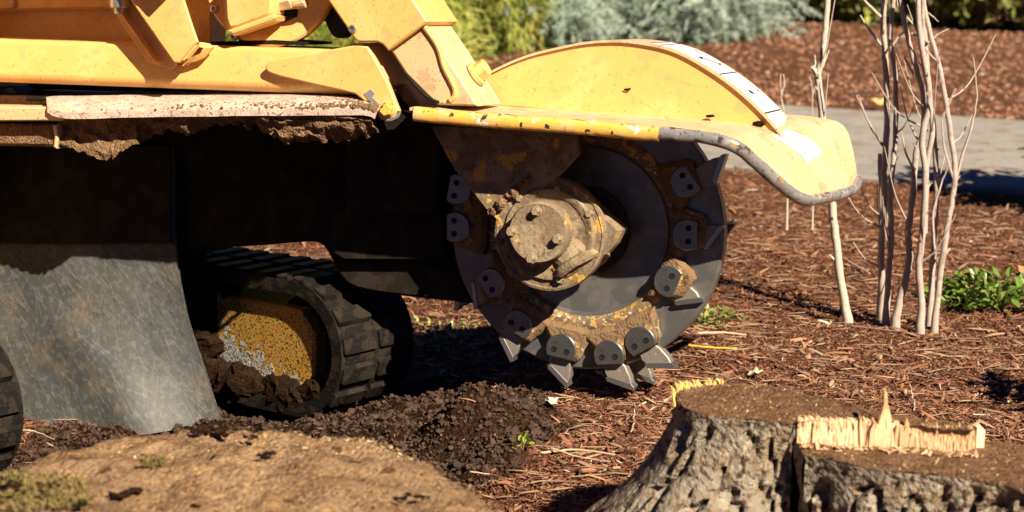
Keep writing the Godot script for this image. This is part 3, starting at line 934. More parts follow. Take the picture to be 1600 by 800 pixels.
func build_guard(g: Node3D) -> void:
	var yp: Material = M.yellow_paint
	# wide sheet under the arch, bent down at its nose
	var a: Array = [Vector3(-.2948, 0.6099, 0.255), Vector3(-.0874, 0.6003, 0.255), Vector3(0.0396, 0.5958, 0.255), Vector3(0.1647, 0.589, 0.255), Vector3(0.2388, 0.5866, 0.255), Vector3(0.294, 0.5813, 0.255), Vector3(0.3429, 0.5709, 0.255), Vector3(0.3711, 0.5451, 0.225), Vector3(0.4078, 0.5046, 0.175), Vector3(0.4395, 0.4702, 0.12), Vector3(0.461, 0.4582, 0.08)]
	var b: Array = [Vector3(-.3077, 0.6223, -.2), Vector3(-.0813, 0.6127, -.2), Vector3(0.0574, 0.6075, -.2), Vector3(0.1939, 0.6024, -.2), Vector3(0.2747, 0.6009, -.2), Vector3(0.3255, 0.5999, -.2), Vector3(0.3826, 0.599, -.2), Vector3(0.4382, 0.5942, -.2), Vector3(0.4885, 0.5802, -.2), Vector3(0.5115, 0.5233, -.2), Vector3(0.5214, 0.4659, -.2)]
	a = smooth_path(a, 3)
	b = smooth_path(b, 3)
	var s := Shape.new()
	var rows := []
	for i in a.size():
		var row := []
		for k in 15:
			row.append(a[i].lerp(b[i], k / 14.0))
		rows.append(row)
	s.sheet(rows, Vector3(0, 0.006, 0))
	var sh := part("guard_sheet", s.made(30.0), M.dusty_paint, g)
	# rolled rim: painted along the boom, bare at the nose
	var rim: Array = smooth_path([Vector3(-.2841, 0.5978, 0.255), Vector3(-.271, 0.5969, 0.255), Vector3(-.2162, 0.5937, 0.255), Vector3(-.0871, 0.588, 0.255), Vector3(0.0399, 0.5836, 0.255), Vector3(0.165, 0.5769, 0.255), Vector3(0.2021, 0.5757, 0.255)], 3)
	var rim2: Array = smooth_path([Vector3(0.1873, 0.5764, 0.255), Vector3(0.2391, 0.5758, 0.255), Vector3(0.2979, 0.5706, 0.255), Vector3(0.3469, 0.5579, 0.255), Vector3(0.3751, 0.532, 0.225), Vector3(0.4106, 0.4925, 0.175), Vector3(0.4373, 0.4614, 0.12), Vector3(0.4564, 0.4468, 0.08), Vector3(0.4725, 0.446, 0.045), Vector3(0.4932, 0.4474, -.03), Vector3(0.5142, 0.4513, -.11), Vector3(0.5229, 0.4576, -.17), Vector3(0.5199, 0.4711, -.2)], 4)
	s = Shape.new()
	s.tube(rim, 0.0148, 14, true, 0.75)
	s.split(0.02)
	s.rough(N3, 0.0012)
	part("guard_rim", s.made(60.0), M.chipped_paint, sh)
	s = Shape.new()
	s.tube(rim2, 0.0125, 14, true, 0.75)
	s.split(0.02)
	s.rough(N3, 0.0014)
	part("bare_rim", s.made(60.0), M.bare_steel, sh)
	# flakes of lifted paint along the edge
	for q in [[676, 169, 30], [706, 172, 24], [742, 176, 52], [836, 183, 44], [918, 190, 50], [1016, 199, 40], [1096, 205, 26]]:
		s = Shape.new()
		var at := boom_rim(a, q[0])
		s.box(Vector3(q[2] / 780.0, 0.0018, 0.02), 0.0005, Transform3D(Basis(Vector3(0, 0, 1), -0.1), at + Vector3(0, 0.0016, -0.005)))
		part("paint_flake", s.made(), M.dusty_paint, sh)
	# arch: front plate, back plate, curved top band
	var arc: Array = smooth_path([Vector2(-.2831, 0.6153), Vector2(-.2226, 0.6559), Vector2(-.1626, 0.6884), Vector2(-.1095, 0.7103), Vector2(-.0567, 0.7244), Vector2(0.0024, 0.7372), Vector2(0.0612, 0.7424), Vector2(0.1133, 0.7398), Vector2(0.1653, 0.7309), Vector2(0.2043, 0.7168), Vector2(0.2433, 0.6964), Vector2(0.2822, 0.6724), Vector2(0.3212, 0.6435), Vector2(0.3603, 0.6084), Vector2(0.3994, 0.5671)], 3)
	var base := [Vector2(0.2851, 0.5771), Vector2(0.1692, 0.5896), Vector2(-.1328, 0.6082), Vector2(-.2422, 0.6113)]
	part("arch_plate", bar_prism(arc + base, 0.037, 0.045, 0.0015), yp, g)
	part("arch_back_plate", bar_prism(arc + base, -0.155, -0.147, 0.0015), yp, g)
	s = Shape.new()
	rows = []
	var n := arc.size()
	for i in n:
		var d: Vector2 = (arc[mini(i + 1, n - 1)] - arc[maxi(i - 1, 0)]).normalized()
		var o: Vector2 = arc[i] + Vector2(-d.y, d.x) * 0.0045
		var row := []
		for k in 5:
			row.append(Vector3(o.x, o.y, lerpf(0.052, -0.163, k / 4.0)))
		rows.append(row)
	s.sheet(rows, Vector3(0, 0.005, 0))
	var band := part("arch_band", s.made(30.0), M.dusty_paint, g)
	# printed white scale strip along the band
	tape(band, arc, a, b)
	# dried clods and scratches on the guard
	for q in [[0.05, 959, 146, 0.005], [0.055, 1085, 183, 0.006], [0.053, 1158, 192, 0.009]]:
		s = Shape.new()
		s.lathe([Vector2(0.0, -1.0), Vector2(0.8, -0.5), Vector2(1.0, 0.0), Vector2(0.7, 0.6), Vector2(0.0, 0.9)], 7, Transform3D(Basis.IDENTITY.scaled(Vector3(q[3] * 1.6, q[3] * 0.6, q[3] * 0.6)), arch_foot(q[1], q[2], q[0])))
		s.rough(N3, 0.003, 3.0)
		part("dirt_clod", s.made(), M.wet_soil, sh)


func boom_rim(a: Array, px: float) -> Vector3:
	var t := clampf((px - 640.0) / 465.0, 0.0, 1.0) * (a.size() * 0.5)
	return a[int(t)].lerp(a[mini(int(t) + 1, a.size() - 1)], t - int(t))


func arch_foot(px: float, py: float, w: float) -> Vector3:
	return Vector3((px - 915.0) / 752.0 + 0.02 + w * 0.26, 0.36 + (372.0 - py) / 780.0, w)


func tape(band: Node3D, arc: Array, front: Array, back: Array) -> void:
	# lengths along the band, from its lower end
	var pts := []
	for i in arc.size():
		var j: int = arc.size() - 1 - i
		var d: Vector2 = (arc[mini(j + 1, arc.size() - 1)] - arc[maxi(j - 1, 0)]).normalized()
		pts.append([arc[j], Vector2(-d.y, d.x)])
	var along := [0.0]
	for i in range(1, pts.size()):
		along.append(along[-1] + pts[i][0].distance_to(pts[i - 1][0]))
	var on := func(t: float, w: float, lift: float) -> Vector3:
		var i := 0
		while i < along.size() - 2 and along[i + 1] < t:
			i += 1
		var f: float = (t - along[i]) / (along[i + 1] - along[i])
		var p: Vector2 = pts[i][0].lerp(pts[i + 1][0], f)
		var q: Vector2 = pts[i][1].lerp(pts[i + 1][1], f).normalized()
		p += q * (0.0045 + lift)
		return Vector3(p.x, p.y, w)
	var strip := func(called: String, t0: float, t1: float, w0: float, w1: float, lift: float, m: Material, parent: Node) -> Node3D:
		var s := Shape.new()
		var rows := []
		var n := maxi(2, int((t1 - t0) / 0.012))
		for i in n + 1:
			rows.append([on.call(lerpf(t0, t1, float(i) / n), w0, lift), on.call(lerpf(t0, t1, float(i) / n), w1, lift)])
		s.sheet(rows, Vector3(0, 0.0006, 0))
		return part(called, s.made(60.0), m, parent)
	var line := func(a: Vector2, b: Vector2, wide: float, m: Material) -> void:
		var s := Shape.new()
		var d := (b - a).normalized() * wide
		var e := Vector2(-d.y, d.x)
		var c := [a - e - d * 0.5, b - e + d * 0.5, b + e + d * 0.5, a + e - d * 0.5]
		var n := 4
		var rows := []
		for i in n + 1:
			var f := float(i) / n
			var p: Vector2 = c[0].lerp(c[1], f)
			var q: Vector2 = c[3].lerp(c[2], f)
			rows.append([on.call(p.x, p.y, 0.0012), on.call(q.x, q.y, 0.0012)])
		s.sheet(rows, Vector3(0, 0.0004, 0))
		part("printed_mark", s.made(60.0), m, band)
	strip.call("scale_strip", 0.02, 0.325, 0.033, -0.145, 0.0008, M.tape_white, band)
	for t in [0.055, 0.172, 0.302, 0.322]:
		line.call(Vector2(t, 0.034), Vector2(t, -0.146), 0.0016, M.print_black)
	# the numerals 1 and 2 and a worn 3, read from the machine's side
	for k in [[0.112, -0.028, 0.107, -0.053, 0.0040], [0.112, -0.049, 0.118, -0.039, 0.0025], [0.130, -0.107, 0.112, -0.128, 0.0025], [0.112, -0.119, 0.108, -0.114, 0.0025]]:
		line.call(Vector2(k[0], k[1]), Vector2(k[2], k[3]), k[4], M.print_black)
	for k in [[0.236, -0.009, 0.229, -0.024, 0.0025], [0.229, -0.024, 0.233, -0.044, 0.0037], [0.233, -0.044, 0.214, -0.082, 0.0030], [0.214, -0.082, 0.200, -0.099, 0.0035], [0.200, -0.099, 0.207, -0.117, 0.0025]]:
		line.call(Vector2(k[0], k[1]), Vector2(k[2], k[3]), k[4], M.print_black)
	for k in [[0.284, -0.069, 0.280, -0.084, 0.0025], [0.255, -0.107, 0.266, -0.119, 0.0032], [0.266, -0.119, 0.258, -0.124, 0.0022]]:
		line.call(Vector2(k[0], k[1]), Vector2(k[2], k[3]), k[4], M.print_faded)
	# the blank end of the strip, lying on the bent sheet
	var s := Shape.new()
	var rows := []
	for i in 9:
		var f := lerpf(20.4, 25.2, i / 8.0)
		var row := []
		for k in 5:
			var at: float = lerpf(0.36, 0.58, k / 4.0)
			var p: Vector3 = front[int(f)].lerp(back[int(f)], at).lerp(front[int(f) + 1].lerp(back[int(f) + 1], at), fmod(f, 1.0))
			row.append(p + Vector3(0.001, 0.0016, 0.0))
		rows.append(row)
	s.sheet(rows, Vector3(0, 0.0006, 0))
	part("scale_strip", s.made(60.0), M.tape_white, band)


func build_wheel(g: Node3D) -> void:
	var s := Shape.new()
	var disc := [Vector2(0.0, -0.04), Vector2(0.281, -0.04), Vector2(0.285, -0.036), Vector2(0.285, -0.004), Vector2(0.281, 0.0), Vector2(0.2, 0.0), Vector2(0.194, 0.004), Vector2(0.182, 0.003), Vector2(0.172, -0.008)]
	for k in 44:
		disc.append(Vector2(0.168 - 0.0018 * k, -0.0125 - 0.00004 * k + 0.00016 * N3.get_noise_1d(k * 3.7) + 0.00012 * (k % 2)))
	disc.append_array([Vector2(0.085, -0.015), Vector2(0.0, -0.015)])
	s.lathe(disc, 128)
	var axle := Transform3D(Basis.IDENTITY, Vector3(0, 0.36, 0))
	var wheel := part("cutter_wheel", s.made(30.0), M.disc_steel, g, axle)
	s = Shape.new()
	s.lathe([Vector2(0.176, -0.002), Vector2(0.181, 0.005), Vector2(0.188, 0.0075), Vector2(0.2, 0.007), Vector2(0.208, 0.001)], 128)
	s.rough(N3, 0.0022, 2.0)
	part("worn_ring", s.made(60.0), M.worn_ring, wheel)
	s = Shape.new()
	s.lathe([Vector2(0.0, 0.0), Vector2(0.075, 0.0), Vector2(0.078, -0.004), Vector2(0.088, -0.006), Vector2(0.09, -0.016)], 64)
	part("hub_collar", s.made(30.0), M.black_paint, wheel)
	# one tool: welded holder, round clamp with a flat, its two screws, and the tooth
	s = Shape.new()
	s.prism([Vector2(-0.036, -0.056), Vector2(-0.042, 0.0), Vector2(-0.036, 0.056), Vector2(-0.014, 0.052), Vector2(0.006, 0.044), Vector2(0.022, 0.042), Vector2(0.034, 0.03), Vector2(0.03, -0.014), Vector2(0.016, -0.03), Vector2(-0.004, -0.034), Vector2(-0.022, -0.046)], -0.004, 0.024, 0.009)
	s.split(0.012, 4)
	s.rough(N3, 0.0016)
	var holder_mesh := s.made(50.0)
	s = Shape.new()
	s.prism([Vector2(-0.01, 0.046), Vector2(0.006, 0.038), Vector2(0.026, 0.034), Vector2(0.034, 0.029), Vector2(0.022, 0.0425), Vector2(0.006, 0.045), Vector2(-0.012, 0.0525)], 0.004, 0.02, 0.001)
	s.split(0.008, 2)
	s.rough(N3, 0.0018, 2.0)
	var edge_mesh := s.made(50.0)
	s = Shape.new()
	var face := []
	for k in 29:
		face.append(Vector2.from_angle(deg_to_rad(54.0) + deg_to_rad(252.0) * k / 28.0) * 0.0318)
	s.prism(face, 0.005, 0.03, 0.0022)
	var clamp_mesh := s.made(30.0)
	s = Shape.new()
	s.lathe([Vector2(0.0062, 0.0), Vector2(0.0062, 0.0014), Vector2(0.005, 0.0016), Vector2(0.0044, 0.0006), Vector2(0.0, 0.0006)], 16)
	var screw_mesh := s.made()
	s = Shape.new()
	s.prism([Vector2(0.014, -0.02), Vector2(0.014, 0.015), Vector2(0.03, 0.022), Vector2(0.055, 0.025), Vector2(0.074, 0.021), Vector2(0.045, -0.021), Vector2(0.03, -0.024)], -0.02, 0.013, 0.0022)
	var tooth_mesh := s.made(25.0)
	s = Shape.new()
	s.prism([Vector2(0.04, -0.025), Vector2(0.048, -0.024), Vector2(0.08, 0.0225), Vector2(0.074, 0.0265), Vector2(0.066, 0.0225), Vector2(0.0415, -0.0145)], -0.0215, 0.0148, 0.001)
	var tip_mesh := s.made(20.0)
	var tools: Array = [Vector2(-.2669, 0.4347), Vector2(-.2684, 0.357), Vector2(-.1923, 0.2446), Vector2(-.1321, 0.1621), Vector2(-.0391, 0.1175), Vector2(0.0615, 0.1105), Vector2(0.1256, 0.1418), Vector2(0.1813, 0.2681), Vector2(0.2164, 0.3637), Vector2(0.2095, 0.4695)]
	# each: turn of the flat from straight outwards, reach and lean of the tooth
	var lean := [[0.1, 0.8, 0.0], [0.0, 0.7, 0.0], [0.05, 0.8, 0.1], [0.1, 1.0, 0.1], [0.0, 1.0, 0.0], [-0.15, 1.05, 0.1], [0.0, 1.05, 0.15], [0.1, 0.95, -0.35], [0.0, 0.85, -0.1], [0.15, 1.15, -0.1]]
	for i in tools.size():
		var c: Vector2 = tools[i] - Vector2(0, 0.36)
		var at := Vector3(c.x, c.y, 0)
		var out := c.angle()
		var ring := 0.222
		var h := part("tooth_holder", holder_mesh, M.holder_steel, wheel, Transform3D(Basis(Vector3(0, 0, 1), out), Vector3.ZERO) * Transform3D(Basis.IDENTITY, Vector3(ring + 0.012, 0.022 * (c.length() - 0.23) * 8.0, 0.001)))
		h.position = Vector3(cos(out), sin(out), 0) * ((c.length() + ring) / 2.0) + Vector3(0, 0, 0.001)
		if i % 2 == 0:
			part("worn_edge", edge_mesh, M.worn_ring, h)
		var cx := Transform3D(Basis(Vector3(0, 0, 1), out + lean[i][0]), at)
		part("tooth_clamp", clamp_mesh, M.clamp_steel, wheel, cx)
		for k in [-1.0, 1.0]:
			part("clamp_screw", screw_mesh, M.dark_hole, wheel, cx * Transform3D(Basis.IDENTITY, Vector3(0.002, 0.0135 * k, 0.0296)))
		if i < 2:
			continue
		var tx := Transform3D(Basis(Vector3(0, 0, 1), out + lean[i][2]).scaled_local(Vector3(lean[i][1], 1, 1)), at)
		part("cutter_tooth", tooth_mesh, M.tooth_steel, wheel, tx)
		part("tooth_tip", tip_mesh, M.carbide, wheel, tx)
	# tools on the wheel's far side, seen past its rim
	for q in [Vector2(0.2865, 0.3547), Vector2(0.108, 0.0363), Vector2(0.2656, 0.4836), Vector2(-.3092, 0.1916)]:
		var c2: Vector2 = q - Vector2(0, 0.36)
		var tx2 := Transform3D(Basis(Vector3(0, 0, 1), c2.angle()), Vector3(c2.x, c2.y, 0) * ((c2.length() - 0.075) / c2.length()) + Vector3(0, 0, -0.095))
		part("cutter_tooth", tooth_mesh, M.tooth_steel, wheel, tx2)
		part("tooth_tip", tip_mesh, M.carbide, wheel, tx2)
	# bearing housing in front of the wheel
	var hc: Vector2 = [Vector2(-.0419, 0.3622)][0]
	var hx := Transform3D(Basis.IDENTITY, Vector3(hc.x, hc.y, 0))
	s = Shape.new()
	s.lathe([Vector2(0.06, 0.0), Vector2(0.07, 0.06), Vector2(0.1, 0.075), Vector2(0.108, 0.08), Vector2(0.11, 0.122), Vector2(0.106, 0.128), Vector2(0.094, 0.129), Vector2(0.09, 0.136), Vector2(0.082, 0.136), Vector2(0.076, 0.13), Vector2(0.0, 0.13)], 64, hx)
	s.split(0.014, 3)
	s.rough(N3, 0.0012)
	var hub := part("bearing_housing", s.made(50.0), M.caked_dirt, g)
	s = Shape.new()
	var cc: Vector2 = [Vector2(-.0533, 0.3684)][0]
	s.lathe([Vector2(0.061, 0.125), Vector2(0.061, 0.168), Vector2(0.0575, 0.173), Vector2(0.0, 0.173)], 48, Transform3D(Basis.IDENTITY, Vector3(cc.x, cc.y, 0)))
	s.split(0.012, 3)
	s.rough(N3, 0.0008)
	part("bearing_cap", s.made(40.0), M.caked_dirt, hub)
	for q in [Vector3(-.0568, 0.4111, 0.175), Vector3(-.1069, 0.3684, 0.175), Vector3(-.0128, 0.3577, 0.175), Vector3(-.0653, 0.3172, 0.175)]:
		part("cap_bolt", bolt_shape(0.0085, 0.016, 1.3), M.caked_dirt, hub, Transform3D(Basis.IDENTITY, Vector3(q.x, q.y, 0.171)))
	s = Shape.new()
	s.lathe([Vector2(0.1, 0.124), Vector2(0.108, 0.13), Vector2(0.113, 0.128), Vector2(0.114, 0.108), Vector2(0.109, 0.104)], 64, hx)
	s.split(0.012, 2)
	s.rough(N3, 0.0014)
	part("flange_rim", s.made(50.0), M.caked_dirt, hub)
	for k in 7:
		var ba := 0.5 + TAU * k / 7.0
		part("flange_bolt", bolt_shape(0.0075, 0.013, 1.2), M.caked_dirt, hub, Transform3D(Basis.IDENTITY, Vector3(hc.x + cos(ba) * 0.0925, hc.y + sin(ba) * 0.0925, 0.127)))
	part("side_wing", bar_prism([Vector2(-.0363, 0.464), Vector2(0.0125, 0.4469), Vector2(0.0643, 0.4072), Vector2(0.1027, 0.3747), Vector2(0.0866, 0.346), Vector2(0.0714, 0.3275), Vector2(0.0164, 0.2813), Vector2(-.0299, 0.2918)], 0.05, 0.112, 0.008, 0.016, 0.0015), M.caked_dirt, hub)
	part("wing_bolt", bolt_shape(0.008, 0.012), M.caked_dirt, hub, Transform3D(Basis.IDENTITY, Vector3(0.0573, 0.3829, 0.111)))
	# round drive flange seen edge-on, its face to the lower right
	var fx := facing(Vector3(0.0283, 0.2808, 0.1), Vector3(0.55, -0.80, 0.17))
	s = Shape.new()
	s.lathe([Vector2(0.052, -0.075), Vector2(0.054, -0.035), Vector2(0.061, -0.03), Vector2(0.063, -0.018), Vector2(0.059, -0.012), Vector2(0.045, -0.012), Vector2(0.041, -0.015), Vector2(0.0, -0.015)], 48, fx)
	s.split(0.013, 3)
	s.rough(N3, 0.0025)
	part("drive_flange", s.made(40.0), M.caked_dirt, hub)
	for q in [[0.12, 806, 432, 0.016], [0.115, 840, 444, 0.018], [0.125, 790, 408, 0.01], [0.1, 820, 450, 0.012], [0.13, 866, 424, 0.009], [0.13, 783, 382, 0.008], [0.1, 846, 456, 0.01]]:
		s = Shape.new()
		s.lathe([Vector2(0.0, -1.0), Vector2(0.7, -0.7), Vector2(1.0, 0.0), Vector2(0.75, 0.6), Vector2(0.0, 0.9)], 14, Transform3D(Basis.IDENTITY.scaled(Vector3(1.25, 0.8, 0.7) * q[3]), hub_at(q[1], q[2], q[0])))
		s.split(0.008, 3)
		s.rough(N3, 0.008)
		part("caked_mud", s.made(50.0), M.caked_dirt if q[3] > 0.02 else M.dried_mud, hub)
	# plate arm that carries the housing
	part("hub_arm", bar_prism([Vector2(-.293, 0.5694), Vector2(0.0083, 0.5668), Vector2(0.0158, 0.5242), Vector2(-.0414, 0.4588), Vector2(-.1192, 0.4047), Vector2(-.1506, 0.3841), Vector2(-.1682, 0.3987), Vector2(-.2391, 0.4816)], 0.11, 0.13, 0.003, 0.02, 0.0015), M.caked_dirt, g)
	for k in 9:
		s = Shape.new()
		var p0: Vector3 = Vector3(-.1601, 0.4033, 0.135)
		var p1: Vector3 = Vector3(-.0874, 0.4675, 0.135)
		s.lathe([Vector2(0.0, -1.0), Vector2(0.8, -0.5), Vector2(1.0, 0.2), Vector2(0.0, 0.9)], 9, Transform3D(Basis.IDENTITY.scaled(Vector3.ONE * (0.008 + 0.004 * sin(k * 4.0))), p0.lerp(p1, k / 8.0)))
		s.split(0.006, 2)
		s.rough(N3, 0.006, 2.0)
		part("caked_mud", s.made(50.0), M.dried_mud, hub)


func hub_at(px: float, py: float, w: float) -> Vector3:
	return Vector3((px - 915.0) / 752.0 + w * 0.28, 0.36 - (py - 360.0) / 782.0 + w * 0.1, w)


func build_housing(g: Node3D) -> void:
	# black swinging arm between the tracks, behind the wheel
	part("swing_arm", bar_prism(smooth_path([Vector2(-.9419, 0.2673), Vector2(-.7404, 0.2881), Vector2(-.6261, 0.3018), Vector2(-.5941, 0.2992), Vector2(-.5751, 0.2796), Vector2(-.5499, 0.2343), Vector2(-.5208, 0.2112), Vector2(-.4631, 0.2006), Vector2(-.3775, 0.1957), Vector2(-.2575, 0.19)], 3) + [Vector2(-.0983, 0.2041), Vector2(-.0327, 0.3273), Vector2(-.0667, 0.6288), Vector2(-1.0711, 0.5993), Vector2(-1.0712, 0.2568)], -0.19, -0.052, 0.006), M.dark_plate, g)
	part("sun_blocker", bar_prism([Vector2(-.5019, 0.5667), Vector2(-.2945, 0.5735), Vector2(-.2959, 0.4952), Vector2(-.3052, 0.39), Vector2(-.3602, 0.3823), Vector2(-.4997, 0.3762)], -0.05, 0.05, 0.006), M.dark_plate, g)  # added black plate that keeps stray sun off the arm
	part("lower_sun_blocker", bar_prism([Vector2(-.5569, 0.3732), Vector2(-.3137, 0.3838), Vector2(-.3066, 0.2906), Vector2(-.354, 0.2788), Vector2(-.527, 0.2703), Vector2(-.553, 0.2839)], -0.055, -0.02, 0.004), M.dark_plate, g)  # second added plate, stops sun reaching the arm's lower edge
	part("gap_blocker", bar_prism([Vector2(-.4255, 0.5911), Vector2(-.3131, 0.6022), Vector2(-.2759, 0.5983), Vector2(-.2927, 0.5675), Vector2(-.3659, 0.5575), Vector2(-.4251, 0.5606)], 0.03, 0.2, 0.004), M.dark_plate, g)  # added dark block closing the gap where sun leaked through
	part("added_side_block", bar_prism([Vector2(-2.6, 0.25), Vector2(-1.42, 0.25), Vector2(-1.36, 0.4), Vector2(-1.36, 1.1), Vector2(-2.6, 1.2)], -0.3, 0.75, 0.02), M.yellow_paint, g)  # unseen block added outside the view to cut sky light on the flap
	part("chassis_plate", bar_prism([Vector2(-1.6445, 0.6091), Vector2(-.3924, 0.6305), Vector2(-.4169, 0.3574), Vector2(-.95, 0.2771), Vector2(-.9652, 0.2196), Vector2(-1.6498, 0.1849)], -0.3, -0.2, 0.004), M.dark_plate, g)
	# dusty cover deck over the arm
	var back: Array = [Vector3(-1.1051, 0.6053, 0.2), Vector3(-1.0497, 0.6108, 0.2), Vector3(-.7782, 0.6214, 0.2), Vector3(-.6112, 0.6275, 0.2), Vector3(-.4746, 0.629, 0.2), Vector3(-.3721, 0.6218, 0.2)]
	var front: Array = [Vector3(-1.05, 0.5909, 0.3), Vector3(-.9959, 0.5809, 0.3), Vector3(-.7335, 0.5917, 0.3), Vector3(-.5301, 0.5993, 0.3), Vector3(-.3842, 0.6051, 0.3), Vector3(-.3499, 0.5988, 0.3)]
	var s := Shape.new()
	var rows := []
	var fa := smooth_path(front, 8)
	var ba := smooth_path(back, 8)
	for i in fa.size():
		var row := []
		for k in 11:
			var p: Vector3 = ba[i].lerp(fa[i], k / 10.0)
			p.y += 0.006 * sin(k / 10.0 * PI) + N2.get_noise_3dv(p * 0.6) * 0.004
			row.append(p)
		rows.append(row)
	s.sheet(rows, Vector3(0, 0.012, 0))
	var deck := part("deck_cover", s.made(40.0), M.pale_dust, g)
	part("deck_plate", bar_prism([Vector2(-1.152, 0.6052), Vector2(-.3669, 0.6283), Vector2(-.3667, 0.6182), Vector2(-1.152, 0.5946)], -0.1, 0.2, 0.003), M.dark_plate, g)
	# sagging belt skirt, caked with earth, hanging from the deck's edge
	s = Shape.new()
	rows = []
	var depth := [0.072, 0.08, 0.085, 0.05, 0.026, 0.034, 0.03, 0.02, 0.04, 0.055, 0.05, 0.052, 0.03]
	var inset := [0.06, 0.06, 0.055, 0.05, 0.02, 0.006, 0.012, 0.012, 0.006, 0.004, 0.006, 0.005, 0.01]
	var lead: float = fa[0].x
	var tail: float = fa[-1].x
	for j in 12:
		var row := []
		for i in 121:
			var f := i / 120.0 * 11.99
			var u := lerpf(lead, tail - 0.01, i / 120.0)
			var dd: float = lerpf(depth[int(f)], depth[int(f) + 1], fmod(f, 1.0)) + 0.012 * N2.get_noise_2d(u * 2.0, 4.0) + 0.012 * N3.get_noise_2d(u * 1.4, 1.0)
			var ins: float = lerpf(inset[int(f)], inset[int(f) + 1], fmod(f, 1.0))
			var t := j / 11.0
			var top_at: Vector3 = fa[clampi(int((u - lead) / (tail - lead) * (fa.size() - 1)), 0, fa.size() - 1)]
			var w := 0.294 - ins * sin(minf(t * 2.2, 1.0) * PI * 0.5) + 0.012 * N2.get_noise_3d(u * 1.2, t * 0.5, 9.0) + (0.02 * t if f < 3.0 else -0.03 * t * t)
			row.append(Vector3(u, top_at.y - 0.011 - maxf(dd, 0.006) * t, w))
		rows.append(row)
	s.sheet(rows, Vector3(0, 0, 0.006))
	s.split(0.01, 2)
	s.rough(N3, 0.007)
	part("deck_skirt", s.made(50.0), M.dried_mud, deck)
	s = Shape.new()
	for i in 900:
		var f := 1.0 - absf(R.randfn()) * 0.24
		if f < 0.05:
			continue
		var j := int(f * (fa.size() - 1.01))
		var fj := R.randf()
		var at: Vector3 = fa[j].lerp(fa[j + 1], fj).lerp(ba[j].lerp(ba[j + 1], fj), R.randf() * 0.85 * f)
		s.box(Vector3.ONE * R.randf_range(0.0015, 0.0055), 0.0, Transform3D(Basis.from_euler(Vector3(R.randf() * 3.0, R.randf() * 3.0, 0)), at + Vector3(0, 0.003, 0)))
	tag(part("crumbs", s.made(), M.dried_mud, deck), "", "", "", "stuff")
	# yellow end rail with the weld knuckle below
	part("deck_rail", bar_prism([Vector2(-1.3969, 0.5812), Vector2(-1.3973, 0.5481), Vector2(-1.0239, 0.5616), Vector2(-1.001, 0.5765), Vector2(-1.001, 0.5894)], 0.02, 0.29, 0.003), M.dusty_paint, g)
	part("rail_cap", bar_prism([Vector2(-1.5116, 0.5941), Vector2(-1.1604, 0.6016), Vector2(-1.0977, 0.5873), Vector2(-1.5119, 0.572)], 0.04, 0.1, 0.003), M.pale_dust, g)
	part("rail_plate", bar_prism([Vector2(-1.4185, 0.5432), Vector2(-1.0592, 0.5524), Vector2(-1.0507, 0.5108), Vector2(-1.0594, 0.5053), Vector2(-1.4191, 0.5005)], 0.12, 0.255, 0.006, 0.03, 0.002), M.dried_mud, g)
	part("rail_lug", bar_prism([Vector2(-1.0588, 0.5498), Vector2(-1.0473, 0.5528), Vector2(-1.0444, 0.532), Vector2(-1.0503, 0.503), Vector2(-1.0575, 0.5054), Vector2(-1.0545, 0.529)], 0.15, 0.263, 0.003), M.dusty_paint, g)
	part("dark_rail", bar_prism([Vector2(-1.584, 0.6079), Vector2(-1.3004, 0.6131), Vector2(-1.288, 0.5995), Vector2(-1.2386, 0.6079), Vector2(-1.1618, 0.6073), Vector2(-.9953, 0.608), Vector2(-1.5843, 0.5852)], -0.1, -0.02, 0.002), M.black_paint, g)
	# hanging rubber flap, bowed and scuffed
	s = Shape.new()
	rows = []
	var right: Array = smooth_path([Vector2(-.9231, 0.4962), Vector2(-.9199, 0.3728), Vector2(-.9151, 0.2627), Vector2(-.8999, 0.1527), Vector2(-.8802, 0.0774), Vector2(-.85, -.0085), Vector2(-.8139, -.0954)], 4)
	var left: Array = smooth_path([Vector2(-1.5736, 0.4729), Vector2(-1.5752, 0.3448), Vector2(-1.5766, 0.2302), Vector2(-1.5781, 0.1151), Vector2(-1.5869, 0.0568), Vector2(-1.5957, -.0017), Vector2(-1.6044, -.0458)], 4)
	for j in right.size():
		var t: float = float(j) / (right.size() - 1)
		var row := []
		for i in 61:
			var f := i / 60.0
			var p: Vector2 = left[j].lerp(right[j], f)
			p.y -= 0.075 * t * sin(clampf((f - 0.1) / 0.9, 0.0, 1.0) * PI) * smoothstep(0.4, 1.0, t) * 0.8
			var w := -0.03 + 0.06 * t * t + 0.02 * sin(f * 5.0 - 1.2) * t - 0.05 * smoothstep(0.75, 1.0, f) * smoothstep(0.3, 0.9, t)
			w += 0.02 * exp(-pow((f - 0.66 - 0.5 * (t - 0.65)) / 0.1, 2.0)) * smoothstep(0.4, 0.7, t)
			w += 0.004 * N2.get_noise_2d(p.x, p.y)
			row.append(Vector3(p.x, p.y, w))
		rows.append(row)
	s.sheet(rows, Vector3(0, 0, 0.009))
	var shade_sheet := Shape.new()
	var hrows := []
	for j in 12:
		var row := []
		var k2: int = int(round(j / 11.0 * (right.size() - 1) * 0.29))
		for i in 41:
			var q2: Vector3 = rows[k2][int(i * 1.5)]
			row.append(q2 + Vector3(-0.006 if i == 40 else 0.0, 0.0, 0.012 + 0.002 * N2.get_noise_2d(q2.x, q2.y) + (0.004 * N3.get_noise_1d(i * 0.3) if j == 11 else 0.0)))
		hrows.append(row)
	shade_sheet.sheet(hrows, Vector3(0, 0, 0.006))
	part("flap_shade_sheet", shade_sheet.made(60.0), M.shade_black, g)  # black sheet over the flap's top, in place of the deck's shadow
	part("rubber_flap", s.made(60.0), M.flap_rubber, g)


